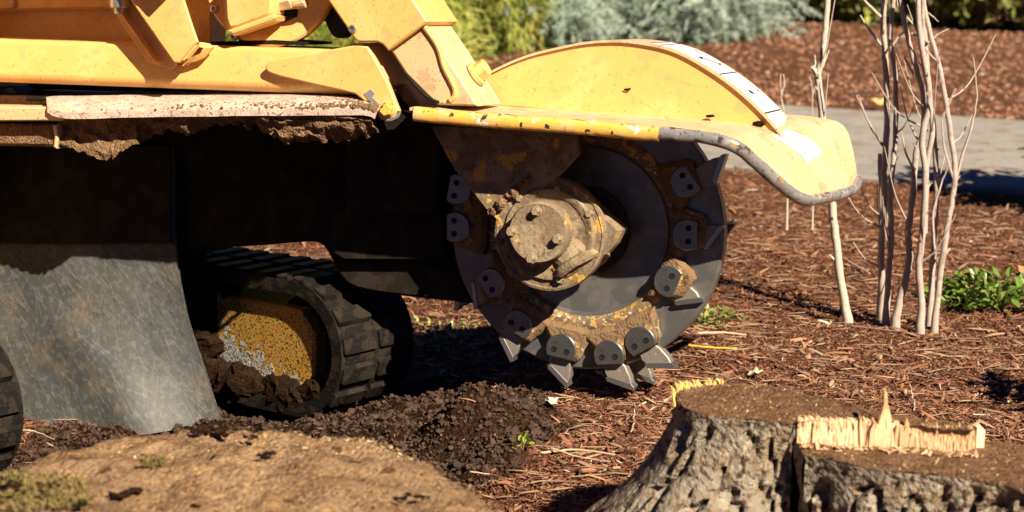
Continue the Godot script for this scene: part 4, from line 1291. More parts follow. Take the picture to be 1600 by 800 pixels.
func build_tracks(g: Node3D) -> void:
	# crawler track: belt swept round two rollers, lugs across it, frame plate inside
	var rad := 0.15
	var long := 0.95
	var wide := 0.225
	var t_dir := Vector3(0.766, 0, 0.6428)
	var a_dir := Vector3(0.6428, 0, -0.766)
	var at := Vector3(-.4745, 0.046, -4.7327)
	var inv := boom_axes.affine_inverse()
	var loop := []
	for k in 17:
		loop.append(Vector2(0, 0) + Vector2.from_angle(-PI / 2 + PI * k / 16.0) * rad)
	for k in 6:
		loop.append(Vector2(-long * (k + 1) / 7.0, rad - 0.006 * sin(PI * (k + 1) / 7.0)))
	for k in 17:
		loop.append(Vector2(-long, 0) + Vector2.from_angle(PI / 2 + PI * k / 16.0) * rad)
	for k in 6:
		loop.append(Vector2(-long + long * (k + 1) / 7.0, -rad))
	var s := Shape.new()
	var rings := []
	for i in loop.size():
		var d: Vector2 = (loop[(i + 1) % loop.size()] - loop[i - 1]).normalized()
		var nrm := Vector2(d.y, -d.x)
		var ring := []
		for q in [[0.0, 0.0], [-0.004, 0.004], [-0.004, wide - 0.004], [0.0, wide], [-0.022, wide], [-0.022, 0.012], [-0.03, 0.008], [-0.03, 0.0]]:
			var v: Vector2 = loop[i] + nrm * q[0]
			ring.append(Vector3(v.x, v.y, -q[1]))
		rings.append(ring)
	rings.append(rings[0])
	s.grid(rings, true)
	var belt := s.made(40.0)
	var lug := Shape.new()
	for half in [0, 1]:
		lug.prism([Vector2(-0.021, -0.006), Vector2(0.021, -0.006), Vector2(0.017, 0.006), Vector2(-0.017, 0.006)], 0.008 + 0.11 * half, 0.106 + 0.11 * half, 0.003)
	var lug_mesh := lug.made()
	var basis := Basis(t_dir, UP, -a_dir)
	for which in 2:
		var xf := inv * Transform3D(basis, at - (a_dir * 0.95 + t_dir * 0.14) * which)
		var tr := part("track", belt, M.track_rubber, g, xf)
		var step := 0
		for i in loop.size() * 4:
			var f := i / 4.0
			var p: Vector2 = loop[int(f) % loop.size()].lerp(loop[(int(f) + 1) % loop.size()], f - int(f))
			var d: Vector2 = (loop[(int(f) + 1) % loop.size()] - loop[int(f) % loop.size()]).normalized()
			var on_curve: bool = int(f) < 16 or int(f) in range(23, 39)
			step += 1
			if on_curve and step % 9 or not on_curve and step % 2:
				continue
			var nr := Vector3(d.y, -d.x, 0)
			part("track_lug", lug_mesh, M.track_rubber, tr, Transform3D(Basis(Vector3(d.x, d.y, 0), nr, Vector3(d.x, d.y, 0).cross(nr)), Vector3(p.x, p.y, -wide if Vector3(d.x, d.y, 0).cross(nr).z > 0.0 else 0.0)))
		s = Shape.new()
		s.prism([Vector2(-long, -0.08), Vector2(-0.3, -0.09), Vector2(-0.3, 0.085), Vector2(-long, 0.085)], -0.16, -0.045, 0.006)
		s.split(0.03)
		s.rough(N2, 0.02)
		s.rough(N3, 0.008)
		part("muddy_frame", s.made(50.0), M.wet_soil, tr)
		s = Shape.new()
		s.prism([Vector2(-0.266, -0.085), Vector2(0.0, -0.095), Vector2(0.04, -0.06), Vector2(0.045, 0.03), Vector2(0.0, 0.08), Vector2(-0.266, 0.085)], -0.14, -0.024, 0.006)
		part("roller_guard", s.made(), M.splattered_paint, tr)
		s = Shape.new()
		var r := RandomNumberGenerator.new()
		r.seed = 5
		for k in 620:
			var at2 := Vector2(r.randf_range(-0.262, 0.02), r.randf_range(-0.09, 0.03))
			var line := (at2.x + 0.262) * 0.42 + (at2.y + 0.09) * 0.95
			if line + r.randfn() * 0.022 > 0.088:
				continue
			var fleck := []
			for q in 6:
				fleck.append(at2 + Vector2.from_angle(TAU * (q + r.randf() * 0.7) / 6.0) * r.randf_range(0.002, 0.009))
			s.prism(fleck, -0.026, -0.0236 + 0.0004 * r.randf())
		tag(part("bare_patch", s.made(), M.splattered_pale, tr), "", "", "", "stuff")
		s = Shape.new()
		s.lathe([Vector2(0.0, -0.18), Vector2(0.11, -0.18), Vector2(0.118, -0.12), Vector2(0.11, -0.06), Vector2(0.0, -0.06)], 40, Transform3D(Basis.IDENTITY, Vector3(0.0, 0, 0)))
		part("front_roller", s.made(), M.wet_soil, tr)
		if which:
			continue
		# earth packed in the belt's lower run and along the frame
		for q in [[-0.42, -0.09, 0.12], [-0.3, -0.1, 0.115], [-0.17, -0.11, 0.1], [-0.05, -0.112, 0.085], [0.05, -0.09, 0.065], [0.1, -0.05, 0.04], [-0.5, 0.0, 0.09], [-0.36, 0.0, 0.1], [-0.32, -0.03, 0.08], [-0.31, 0.05, 0.06], [-0.52, -0.06, 0.11], [-0.38, 0.075, 0.06], [-0.24, 0.095, 0.035]]:
			s = Shape.new()
			s.lathe([Vector2(0.0, -1.0), Vector2(0.7, -0.7), Vector2(1.0, 0.0), Vector2(0.7, 0.7), Vector2(0.0, 1.0)], 18, Transform3D(Basis.IDENTITY.scaled(Vector3(1.1, 0.55, 0.55) * q[2]), Vector3(q[0], q[1], -0.04)))
			s.split(0.018, 3)
			s.rough(N2, 0.02)
			s.rough(N3, 0.016)
			part("packed_earth", s.made(60.0), M.wet_soil, tr)


# ---------------------------------------------------------------- the stumps
func build_left_stump() -> void:
	var out: Array = smooth_path([Vector3(-.7343, 0.235, -2.8832), Vector3(-.7407, 0.235, -2.9899), Vector3(-.7251, 0.235, -3.0775), Vector3(-.7063, 0.235, -3.1595), Vector3(-.6639, 0.235, -3.2275), Vector3(-.5913, 0.235, -3.3021), Vector3(-.5275, 0.235, -3.329), Vector3(-.4607, 0.235, -3.3407), Vector3(-.3916, 0.235, -3.3368), Vector3(-.331, 0.235, -3.3175), Vector3(-.2304, 0.235, -3.2682), Vector3(-.15, 0.235, -3.1878), Vector3(-.0908, 0.235, -3.0842), Vector3(-.035, 0.235, -2.968), Vector3(0, 0.235, -2.8685)], 4)
	var c := Vector3(-0.37, 0.0, -2.93)
	# the near rim, outside the picture, closes the round
	var last: Vector3 = out[-1]
	var first: Vector3 = out[0]
	for k in range(1, 12):
		var f := k / 12.0
		var p := last.lerp(first, f)
		p.z += 0.42 * sin(f * PI)
		out.append(Vector3(p.x, 0.235, p.z))
	var o := thing("sawn_stump", "broad low stump with a sawdust covered flat top before the grinder's flap", "tree stump", c)
	var s := Shape.new()
	var rows := []
	for j in 64:
		var t := j / 63.0
		var row := []
		for q in out:
			var p: Vector3 = c.lerp(Vector3(q.x, 0, q.z), t)
			var far := 1.0 - t
			var y := 0.235 + 0.013 * (1.0 - t * t) * (0.6 + 0.4 * N1.get_noise_2d(p.x * 2.0, p.z * 2.0))
			y += 0.012 * N2.get_noise_2d(p.x * 1.5, p.z * 1.5) + 0.005 * N3.get_noise_2d(p.x * 1.6, p.z * 1.6) - 0.022 * pow(t, 34.0)
			row.append(Vector3(p.x - c.x, y, p.z - c.z))
		rows.append(row)
	s.grid(rows, true)
	part("sawn_top", s.made(80.0), M.sawdust, o)
	s = Shape.new()
	rows = []
	for j in 14:
		var t := j / 13.0
		var row := []
		for i in out.size():
			var q: Vector3 = out[i] - Vector3(c.x, 0, c.z)
			var w := 1.0 + 0.16 * t * t + 0.03 * N2.get_noise_2d(i * 0.11, t * 0.3)
			row.append(Vector3(q.x * w, lerpf(0.217, -0.2, t), q.z * w))
		rows.append(row)
	s.grid(rows, true)
	part("bark", s.made(70.0), M.bark, o)
	# moss, bark scraps and pale chips lying on it
	var r := RandomNumberGenerator.new()
	r.seed = 12
	for k in [[75, 762, 0.04, "moss_patch"], [50, 786, 0.04, "moss_patch"], [110, 785, 0.025, "moss_patch"], [240, 727, 0.012, "moss_patch"], [20, 752, 0.016, "moss_patch"]]:
		var at := top_point(k[0], k[1]) - c
		var places := []
		var cols := PackedColorArray()
		for i in 200:
			var d: Vector2 = Vector2.from_angle(r.randf() * TAU) * sqrt(r.randf()) * k[2]
			places.append(Transform3D(Basis.from_euler(Vector3(r.randf() * 6.0, r.randf() * 6.0, 0)).scaled(Vector3.ONE * r.randf_range(0.5, 1.2)), at + Vector3(d.x * 1.3, 0.002 + 0.008 * r.randf(), d.y)))
			cols.append(Color(0.24, 0.17, 0.06).lerp(Color(0.10, 0.085, 0.025), r.randf()))
		tag(scatter(k[3], tuft_shape(), M.loose_bits, o, places, cols), "", "", "", "stuff")
	for k in [[60, 772, 0.032], [45, 764, 0.022], [95, 778, 0.02], [190, 776, 0.022], [325, 678, 0.028], [340, 676, 0.018], [310, 680, 0.014], [448, 672, 0.015], [418, 714, 0.016], [395, 686, 0.012], [655, 780, 0.014], [625, 782, 0.012], [306, 793, 0.01], [235, 716, 0.01], [130, 790, 0.013], [335, 716, 0.008]]:
		s = Shape.new()
		for q in 9:
			var off = Vector3(r.randfn() * 0.5, 0.0, r.randfn() * 0.35) * k[2]
			var big: float = k[2] * r.randf_range(0.15, 0.42)
			s.lathe([Vector2(0.0, -0.6), Vector2(0.8, -0.4), Vector2(1.0, 0.1), Vector2(0.5, 0.6), Vector2(0.0, 0.7)], 6, Transform3D(Basis.from_euler(Vector3(r.randf() * 6.0, r.randf() * 6.0, 0)).scaled(Vector3(1.3, 0.6, 0.9) * big), off + Vector3(0, big * 0.3, 0)))
		s.rough(N1, k[2] * 0.25, 1.0 / k[2])
		part("bark_scrap", s.made(35.0), M.wet_soil, o, Transform3D(Basis(UP, r.randf() * 6.0), top_point(k[0], k[1]) - c + Vector3(0, 0.002, 0)))
	var places := []
	var cols := PackedColorArray()
	for i in 11000:
		var d := Vector2.from_angle(r.randf() * TAU) * sqrt(r.randf())
		var x := c.x + d.x * 0.36
		var z := c.z + 0.05 + d.y * 0.42
		if not Geometry2D.is_point_in_polygon(Vector2(x, z), PackedVector2Array(out.map(func(v): return Vector2(v.x, v.z)))):
			continue
		var p := Vector3(x, 0.235, z)
		var e := (Vector2(x, z) - Vector2(c.x, c.z)).length() / 0.38
		p.y += 0.012 * (1.0 - e * e) + 0.012 * N2.get_noise_2d(x * 1.5, z * 1.5) - 0.004
		places.append(Transform3D(Basis.from_euler(Vector3(r.randf() * 0.8, r.randf() * 6.0, r.randf() * 0.8)).scaled(Vector3.ONE * r.randf_range(0.1, 0.3) * (1.0 + 1.1 * smoothstep(-3.12, -3.26, z) + (1.5 if r.randf() < 0.012 else 0.0))), p - c))
		cols.append([Color(0.27, 0.175, 0.10), Color(0.18, 0.105, 0.06), Color(0.38, 0.27, 0.14), Color(0.11, 0.065, 0.04), Color(0.55, 0.42, 0.2)][r.randi() % (5 if z < -3.1 else 4)])
	tag(scatter("sawdust_crumbs", flake_shape(3), M.crumbs, o, places, cols), "", "", "", "stuff")


func top_point(px: float, py: float) -> Vector3:
	# a spot of the picture on the stump's top, 0.245 m up
	var d := Vector3((px - 800.0) / 3510.7, -(py - 400.0) / 3510.7, -1.0).rotated(Vector3.RIGHT, deg_to_rad(-10.2))
	return Vector3(0, 1.1, 0) + d * (0.245 - 1.1) / d.y


func flake_shape(s_seed: int) -> ArrayMesh:
	var r := RandomNumberGenerator.new()
	r.seed = s_seed
	var o := []
	for k in 5:
		o.append(Vector2.from_angle(TAU * (k + r.randf() * 0.6) / 5.0) * Vector2(r.randf_range(0.7, 1.1), r.randf_range(0.2, 0.42)) * 0.0105)
	var s := Shape.new()
	s.prism(o, -0.0016, 0.0016)
	for i in s.p.size():
		var v := s.p[i]
		v.z += v.x * v.x * r.randf_range(8.0, 8.01) - 0.0008
		s.p[i] = Vector3(v.x, v.z, v.y)
	return s.made(20.0)


func strip_shape(s_seed: int) -> ArrayMesh:
	var r := RandomNumberGenerator.new()
	r.seed = s_seed
	var s := Shape.new()
	var y := 0.0
	var pth := []
	for k in 4:
		pth.append(Vector3(-0.024 + 0.016 * k, y, r.randfn() * 0.002))
		y += r.randfn() * 0.002
	s.tube(pth, [0.0008, 0.0022, 0.002, 0.0006], 4, true, 1.8)
	return s.made(20.0)


func clod_shape(s_seed: int) -> ArrayMesh:
	var s := Shape.new()
	s.lathe([Vector2(0.0, -0.8), Vector2(0.7, -0.5), Vector2(1.0, 0.1), Vector2(0.6, 0.6), Vector2(0.0, 0.8)], 7, Transform3D(Basis.IDENTITY.scaled(Vector3.ONE * 0.01)))
	var off := Vector3(s_seed * 3.1, 0, 0)
	for i in s.p.size():
		var v := s.p[i] * 100.0 + off
		s.p[i] += Vector3(N1.get_noise_3dv(v), N1.get_noise_3dv(v + Vector3(9, 0, 0)), N1.get_noise_3dv(v + Vector3(0, 9, 0))) * 0.009
	return s.made(30.0)


func tuft_shape() -> ArrayMesh:
	var s := Shape.new()
	for k in 5:
		var a := TAU * k / 5.0
		blade(s, Vector3.ZERO, Vector3(cos(a) * 0.6, 0.8, sin(a) * 0.6), Vector3(-sin(a), 0, cos(a)), 0.008, 0.0012, Vector3.ZERO)
	return s.made(20.0)


func resample(line: Array, gap: float) -> Array:
	var out := []
	for i in line.size() - 1:
		var a: Vector3 = line[i]
		var b: Vector3 = line[i + 1]
		var n := maxi(1, int(round(a.distance_to(b) / gap)))
		for k in n:
			out.append(a.lerp(b, float(k) / n))
	out.append(line[-1])
	return out


func build_right_stump() -> void:
	var hi := 0.25
	var lo := 0.212
	# seen from above: back and side of the high cut, then the front of the low cut
	var back: Array = [Vector3(0.4233, 0.25, -3.2943), Vector3(0.3786, 0.25, -3.3098), Vector3(0.3225, 0.25, -3.3333), Vector3(0.2814, 0.25, -3.3692), Vector3(0.264, 0.25, -3.414), Vector3(0.2602, 0.25, -3.4728), Vector3(0.2736, 0.25, -3.516), Vector3(0.3052, 0.25, -3.538), Vector3(0.3531, 0.25, -3.5513), Vector3(0.4087, 0.25, -3.538), Vector3(0.4612, 0.25, -3.5029), Vector3(0.5047, 0.25, -3.4474), Vector3(0.5412, 0.25, -3.3894), Vector3(0.5891, 0.25, -3.3492), Vector3(0.6421, 0.25, -3.3176), Vector3(0.6892, 0.25, -3.2905), Vector3(0.6977, 0.25, -3.2751)]
	var front: Array = [Vector3(0.8058, 0.212, -3.0342), Vector3(0.7264, 0.212, -3.0792), Vector3(0.6617, 0.212, -3.1188), Vector3(0.6023, 0.212, -3.1457), Vector3(0.5495, 0.212, -3.1627), Vector3(0.4988, 0.212, -3.1974), Vector3(0.4655, 0.212, -3.2292), Vector3(0.4379, 0.212, -3.2508)]
	back = resample(smooth_path(back, 4), 0.008)
	front = resample(smooth_path(front, 4), 0.008)
	var c := Vector3(0.66, 0, -3.42)
	var o := thing("split_stump", "rough barked stump with a two level cut and torn splinters between", "tree stump", c)
	# bark wall: deep furrows down a flaring foot
	for piece in [[back, hi, "bark"], [front, lo, "lower_bark"]]:
		var line: Array = piece[0]
		var s := Shape.new()
		var rows := []
		var m := line.size()
		for j in 48:
			var t := j / 47.0
			var row := []
			for i in m:
				var q: Vector3 = line[i]
				var d: Vector3 = (line[mini(i + 2, m - 1)] - line[maxi(i - 2, 0)]).normalized()
				var n := UP.cross(d).normalized()
				if n.dot(q - Vector3(c.x, q.y, c.z - 0.02)) < 0.0:
					n = -n
				var y := lerpf(piece[1], -0.12, t)
				var flare := 0.018 * t + 0.06 * t * t * t
				if piece[2] == "bark":
					var lean := smoothstep(0.45, 0.28, q.x)
					flare += (0.04 * t + 0.34 * minf(t, 0.62) * minf(t, 0.62)) * lean
				var key := Vector3(q.x, y * 0.34, q.z) * 3.7
				var fur := absf(N2.get_noise_3dv(key))
				var groove := smoothstep(0.16, 0.0, fur)
				var cross := smoothstep(0.06, 0.0, absf(N2.get_noise_3dv(Vector3(q.x * 1.3, y * 2.6, q.z * 1.3) + Vector3(5, 0, 0)))) * 0.6
				var dep := (groove * 0.022 + cross * 0.006) * smoothstep(0.0, 0.1, t)
				var bulge := 0.008 * N1.get_noise_3dv(Vector3(q.x, y * 0.5, q.z) * 7.0)
				row.append(Vector3(q.x, y, q.z) + n * (flare - dep + bulge * smoothstep(0.0, 0.15, t) + 0.003 * N3.get_noise_3dv(Vector3(q.x, y, q.z) * 2.2)) - Vector3(c.x, 0, c.z))
			rows.append(row)
		s.grid(rows)
		part(piece[2], s.made(60.0), M.bark, o)
	# upper cut
	var hinge: Array = resample([Vector3(0.6908, 0.25, -3.2599), Vector3(0.6247, 0.25, -3.2751), Vector3(0.5721, 0.25, -3.2943), Vector3(0.543, 0.25, -3.3059), Vector3(0.4854, 0.25, -3.3098), Vector3(0.4334, 0.25, -3.3137)], 0.01)
	var top := Shape.new()
	level(top, back + hinge, hi, c, 0.008)
	part("upper_cut", top.made(70.0), M.stump_top, o)
	var low := Shape.new()
	level(low, front + [Vector3(0.428, 0.212, -3.2947), Vector3(0.4357, 0.212, -3.3246), Vector3(0.4884, 0.212, -3.3246), Vector3(0.5874, 0.212, -3.3322), Vector3(0.7064, 0.212, -3.3398), Vector3(0.744, 0.212, -3.3322), Vector3(0.8605, 0.212, -3.2508)], lo, c, 0.008)
	part("lower_cut", low.made(70.0), M.stump_top, o)
	# side of the step where the front bark meets the high part
	var s := Shape.new()
	var j0: Array = [Vector3(0.4252, 0.25, -3.2943), Vector3(0.4339, 0.25, -3.3176)]
	var k0: Array = [Vector3(0.4379, 0.212, -3.2508), Vector3(0.428, 0.212, -3.2947)]
	var rows := []
	for j in 30:
		var t := j / 29.0
		var row := []
		for i in 9:
			var p: Vector3 = j0[0].lerp(k0[0], i / 8.0)
			p.y = lerpf(lerpf(hi, lo, i / 8.0), -0.12, t)
			p += Vector3(0.012, 0, 0.02) * t + Vector3(0, 0, -0.012) * sin(i / 8.0 * PI) + Vector3(N2.get_noise_3dv(p * 1.5), 0, N2.get_noise_3dv(p * 1.5 + Vector3(7, 0, 0))) * 0.012
			row.append(p - c)
		rows.append(row)
	s.grid(rows)
	part("bark_seam", s.made(60.0), M.bark, o)
	# torn hinge: upright slivers side by side, a few standing tall
	var r := RandomNumberGenerator.new()
	r.seed = 21
	var a: Vector3 = Vector3(0.4339, 0.25, -3.3176)
	var b: Vector3 = Vector3(0.695, 0.25, -3.2713)
	var n := 64
	for half in 2:
		s = Shape.new()
		var face := []
		for k in 8:
			var row := []
			for i in 81:
				var f := lerpf(0.0, 0.58, i / 80.0) if half == 0 else lerpf(0.58, 1.0, i / 80.0)
				var p := a.lerp(b, f) - c
				var t := k / 7.0
				var y := lerpf(lo - 0.006, hi + 0.0012 * N3.get_noise_1d(f * 90.0) - (0.004 if half else 0.0) + 0.009 * absf(N2.get_noise_1d(f * 5.0)) + 0.003 * absf(N3.get_noise_1d(f * 17.0)), t)
				var z := 0.0013 * N3.get_noise_2d(f * 34.0, t * 0.2) + 0.003 * N2.get_noise_2d(f * 8.0, t * 0.4) + 0.003 * (1.0 - t)
				row.append(Vector3(p.x, y, p.z + z))
			face.append(row)
		s.sheet(face, Vector3(0, 0, 0.014))
		part("torn_face", s.made(30.0), M.weathered_wood if half else M.torn_wood, o)
	for i in n:
		var f := (i + 0.5) / n
		var p := a.lerp(b, f) + Vector3(0, 0, -0.004 + r.randf() * 0.004)
		var px := lerpf(1246.0, 1524.0, f)
		var w := a.distance_to(b) / n * 0.6 * r.randf_range(0.8, 1.5)
		if px < 1338.0 or px > 1422.0:
			if r.randf() > 0.05 or px > 1490.0:
				continue
			w *= 0.5
		var tall := hi + r.randf_range(-0.002, 0.002)
		var pointed := false
		if px > 1340.0 and px < 1420.0 and r.randf() < 0.6:
			tall += r.randf_range(0.0, 0.013)
			pointed = true
		if px > 1374.0 and px < 1394.0:
			tall = hi + 0.016 + 0.05 * pow(maxf(0.0, 1.0 - absf(px - 1385.0) / 11.0), 1.5)
			pointed = true
		if px > 1420.0:
			tall -= 0.005 + 0.005 * sin(px * 0.2)
		var foot := p - c
		s = Shape.new()
		var z := 0.007 + r.randf() * 0.003
		var lean := Vector3(r.randfn() * 0.0015, 0, r.randfn() * 0.002)
		var ring := func(y: float, k: float, off: Vector3) -> Array:
			return [Vector3(foot.x - w * k, y, foot.z - z) + off, Vector3(foot.x + w * k, y, foot.z - z) + off, Vector3(foot.x + w * k, y, foot.z + z) + off, Vector3(foot.x - w * k, y, foot.z + z * 0.9) + off]
		var r0: Array = ring.call(lo - 0.01, 1.0, Vector3.ZERO)
		var r1: Array = ring.call(lerpf(lo, tall, 0.7), 1.0, lean)
		var r2: Array = ring.call(tall, 0.25 if pointed else 1.0, lean * 2.0)
		for v in 4:
			r2[v].y += r.randf_range(-0.002, 0.001)
		s.skin(r0, r1)
		s.skin(r1, r2)
		s.fan(r2, true)
		part("splinter", s.made(30.0), M.weathered_wood if px > 1408.0 or r.randf() < 0.12 else M.torn_wood, o)
	var bits := Shape.new()
	for i in 90:
		var p := a.lerp(b, r.randf()) - c + Vector3(0, lo - hi + 0.004, 0.012 + absf(r.randfn()) * 0.016)
		bits.box(Vector3(r.randf_range(0.003, 0.014), 0.0016, r.randf_range(0.002, 0.005)), 0.0, Transform3D(Basis.from_euler(Vector3(r.randfn() * 0.5, r.randf() * 6.0, r.randfn() * 0.5)), p))
	tag(part("wood_chips", bits.made(20.0), M.weathered_wood, o), "", "", "", "stuff")
	var rubble := Shape.new()
	for i in 60:
		var p := a.lerp(b, r.randf()) - c + Vector3(0, lo - hi, 0.008 + absf(r.randfn()) * 0.008)
		rubble.lathe([Vector2(0.0, -0.6), Vector2(0.9, -0.3), Vector2(1.0, 0.1), Vector2(0.6, 0.6), Vector2(0.0, 0.8)], 7, Transform3D(Basis.from_euler(Vector3(r.randfn() * 0.4, r.randf() * 6.0, r.randfn() * 0.4)).scaled(Vector3(1.6, 0.7, 1.0) * r.randf_range(0.003, 0.009)), p))
	rubble.rough(N3, 0.003)
	tag(part("sawdust_heap", rubble.made(50.0), M.stump_top, o), "", "", "", "stuff")
	var hairs := Shape.new()
	for i in 16:
		var p := a.lerp(b, r.randf() * 0.96) - c + Vector3(0, -0.012 + 0.006 * r.randf(), 0.002 + 0.004 * r.randf())
		var up := Vector3(r.randfn() * 0.1, 1.0, r.randfn() * 0.15).normalized() * r.randf_range(0.01, 0.02)
		hairs.tube([p, p + up * 0.6, p + up], [0.0013, 0.001, 0.0003], 4)
	tag(part("torn_hairs", hairs.made(40.0), M.torn_wood, o), "", "", "", "stuff")
	# fresh pale stub at the step's end, and the yellow torn fringe at the back corner
	s = Shape.new()
	var q: Vector3 = Vector3(0.699, 0.212, -3.2984)
	s.prism([Vector2(-0.015, -0.01), Vector2(0.014, -0.01), Vector2(0.0155, 0.026), Vector2(0.007, 0.037), Vector2(-0.002, 0.032), Vector2(-0.014, 0.035)], -0.012, 0.008, 0.002, Transform3D(Basis.IDENTITY, q - c))
	s.split(0.012, 2)
	s.rough(N3, 0.002)
	part("fresh_stub", s.made(), M.fresh_wood, o)
	var fringe: Array = [Vector3(0.2552, 0.25, -3.4306), Vector3(0.2608, 0.25, -3.4814), Vector3(0.2692, 0.25, -3.5116), Vector3(0.2839, 0.25, -3.5292), Vector3(0.3108, 0.25, -3.5424), Vector3(0.3448, 0.25, -3.5513)]
	for i in 70:
		var f := r.randf() * (fringe.size() - 1.001)
		var p: Vector3 = fringe[int(f)].lerp(fringe[int(f) + 1], fmod(f, 1.0)) - c
		s = Shape.new()
		var d := Vector3(-0.5 + r.randfn() * 0.4, r.randf_range(0.3, 1.0), -0.4 + r.randfn() * 0.3).normalized() * r.randf_range(0.006, 0.016)
		s.tube([p + Vector3(0, -0.008, 0), p + d * 0.6, p + d], [0.002, 0.0016, 0.0005], 4)
		part("torn_fibre", s.made(), M.yellow_fibre, o)
	# litter on both cuts
	var places := []
	var cols := PackedColorArray()
	for i in 2600:
		var p := Vector3(r.randf_range(0.26, 0.95), 0, r.randf_range(-3.62, -3.1))
		var on_hi := Geometry2D.is_point_in_polygon(Vector2(p.x, p.z), PackedVector2Array((back + hinge).map(func(v): return Vector2(v.x, v.z))))
		var on_lo := Geometry2D.is_point_in_polygon(Vector2(p.x, p.z), PackedVector2Array((front + [Vector3(0.42, 0, -3.3), Vector3(0.95, 0, -3.3)]).map(func(v): return Vector2(v.x, v.z))))
		if not on_hi and not on_lo:
			continue
		p.y = (hi if on_hi else lo) + 0.001
		places.append(Transform3D(Basis.from_euler(Vector3(r.randf(), r.randf() * 6.0, r.randf())).scaled(Vector3.ONE * r.randf_range(0.1, 0.34)), p - c))
		cols.append([Color(0.2, 0.125, 0.07), Color(0.13, 0.08, 0.045), Color(0.3, 0.2, 0.1), Color(0.08, 0.05, 0.03), Color(0.5, 0.38, 0.18)][r.randi() % 5])
	tag(scatter("cut_crumbs", flake_shape(5), M.crumbs, o, places, cols), "", "", "", "stuff")


# a flat cut with slight waves, filled from its outline
func level(s: Shape, line: Array, y: float, c: Vector3, wave: float) -> void:
	var flat := PackedVector2Array()
	for v in line:
		flat.append(Vector2(v.x, v.z))
	var t := Geometry2D.triangulate_polygon(flat)
	for i in range(0, t.size(), 3):
		var q := []
		for k in 3:
			q.append(Vector3(flat[t[i + k]].x - c.x, y, flat[t[i + k]].y - c.z))
		s.tri(q[0], q[1], q[2])
	s.split(0.012, 6)
	for i in s.p.size():
		var v := s.p[i]
		s.p[i].y += wave * 0.5 * N2.get_noise_2d(v.x * 1.7, v.z * 1.7) + 0.003 * N3.get_noise_2d(v.x * 1.5, v.z * 1.5)


# ---------------------------------------------------------------- saplings
func sapling(called: String, label: String, stems: Array, twigs: Array, mat: Material) -> void:
	var base: Vector3 = stems[0][0][0]
	base.y = ground_y(base.x, base.z)
	var o := thing(called, label, "sapling", base)
	var rt := RandomNumberGenerator.new()
	rt.seed = int(base.x * 1000.0)
	var more := twigs.duplicate()
	for st in stems:
		if st[1] < 0.006:
			continue
		for k in 3:
			var f := rt.randf_range(1.5, st[0].size() - 2.0)
			var p: Vector3 = st[0][int(f)].lerp(st[0][int(f) + 1], fmod(f, 1.0))
			var d := Vector3(rt.randfn(), 1.1, rt.randfn() * 0.7).normalized()
			var l := rt.randf_range(0.04, 0.17)
			more.append([[p, p + d * l * 0.5, p + (d + Vector3(0, 0.4, 0)) * l], 0.0026, 0.0009])
	for e in [["stem", stems], ["twig", more]]:
		for st in e[1]:
			var line: Array = smooth_path(st[0], 5)
			var s := Shape.new()
			var rad := []
			var pts := []
			for i in line.size():
				var f := float(i) / (line.size() - 1)
				rad.append(lerpf(st[1], st[2], f) * (0.84 if e[0] == "stem" else 1.0) * (1.0 + 0.12 * N2.get_noise_1d(i * 0.7 + st[1] * 900.0) + (0.55 * exp(-i * 0.9) if e[0] == "stem" else 0.0)))
				pts.append(line[i] - base + (Vector3(0, -0.05, 0) if i == 0 and e[0] == "stem" else Vector3(N2.get_noise_1d(i * 0.9), 0, N2.get_noise_1d(i * 0.9 + 50.0)) * 0.0022))
			s.tube(pts, rad, 9 if e[0] == "stem" else 5)
			if e[0] == "stem":
				for k in range(4, pts.size() - 1, 3):
					var side := Vector3(sin(k * 2.4), 0.9, cos(k * 2.4)).normalized()
					var reach: float = rad[k] * (1.5 + 0.6 * sin(k * 1.7))
					s.tube([pts[k], pts[k] + Vector3(side.x, 0.25, side.z) * rad[k], pts[k] + side * reach * 1.25], [rad[k] * 0.5, rad[k] * 0.34, rad[k] * 0.1], 6)
			part(e[0], s.made(60.0), mat, o)


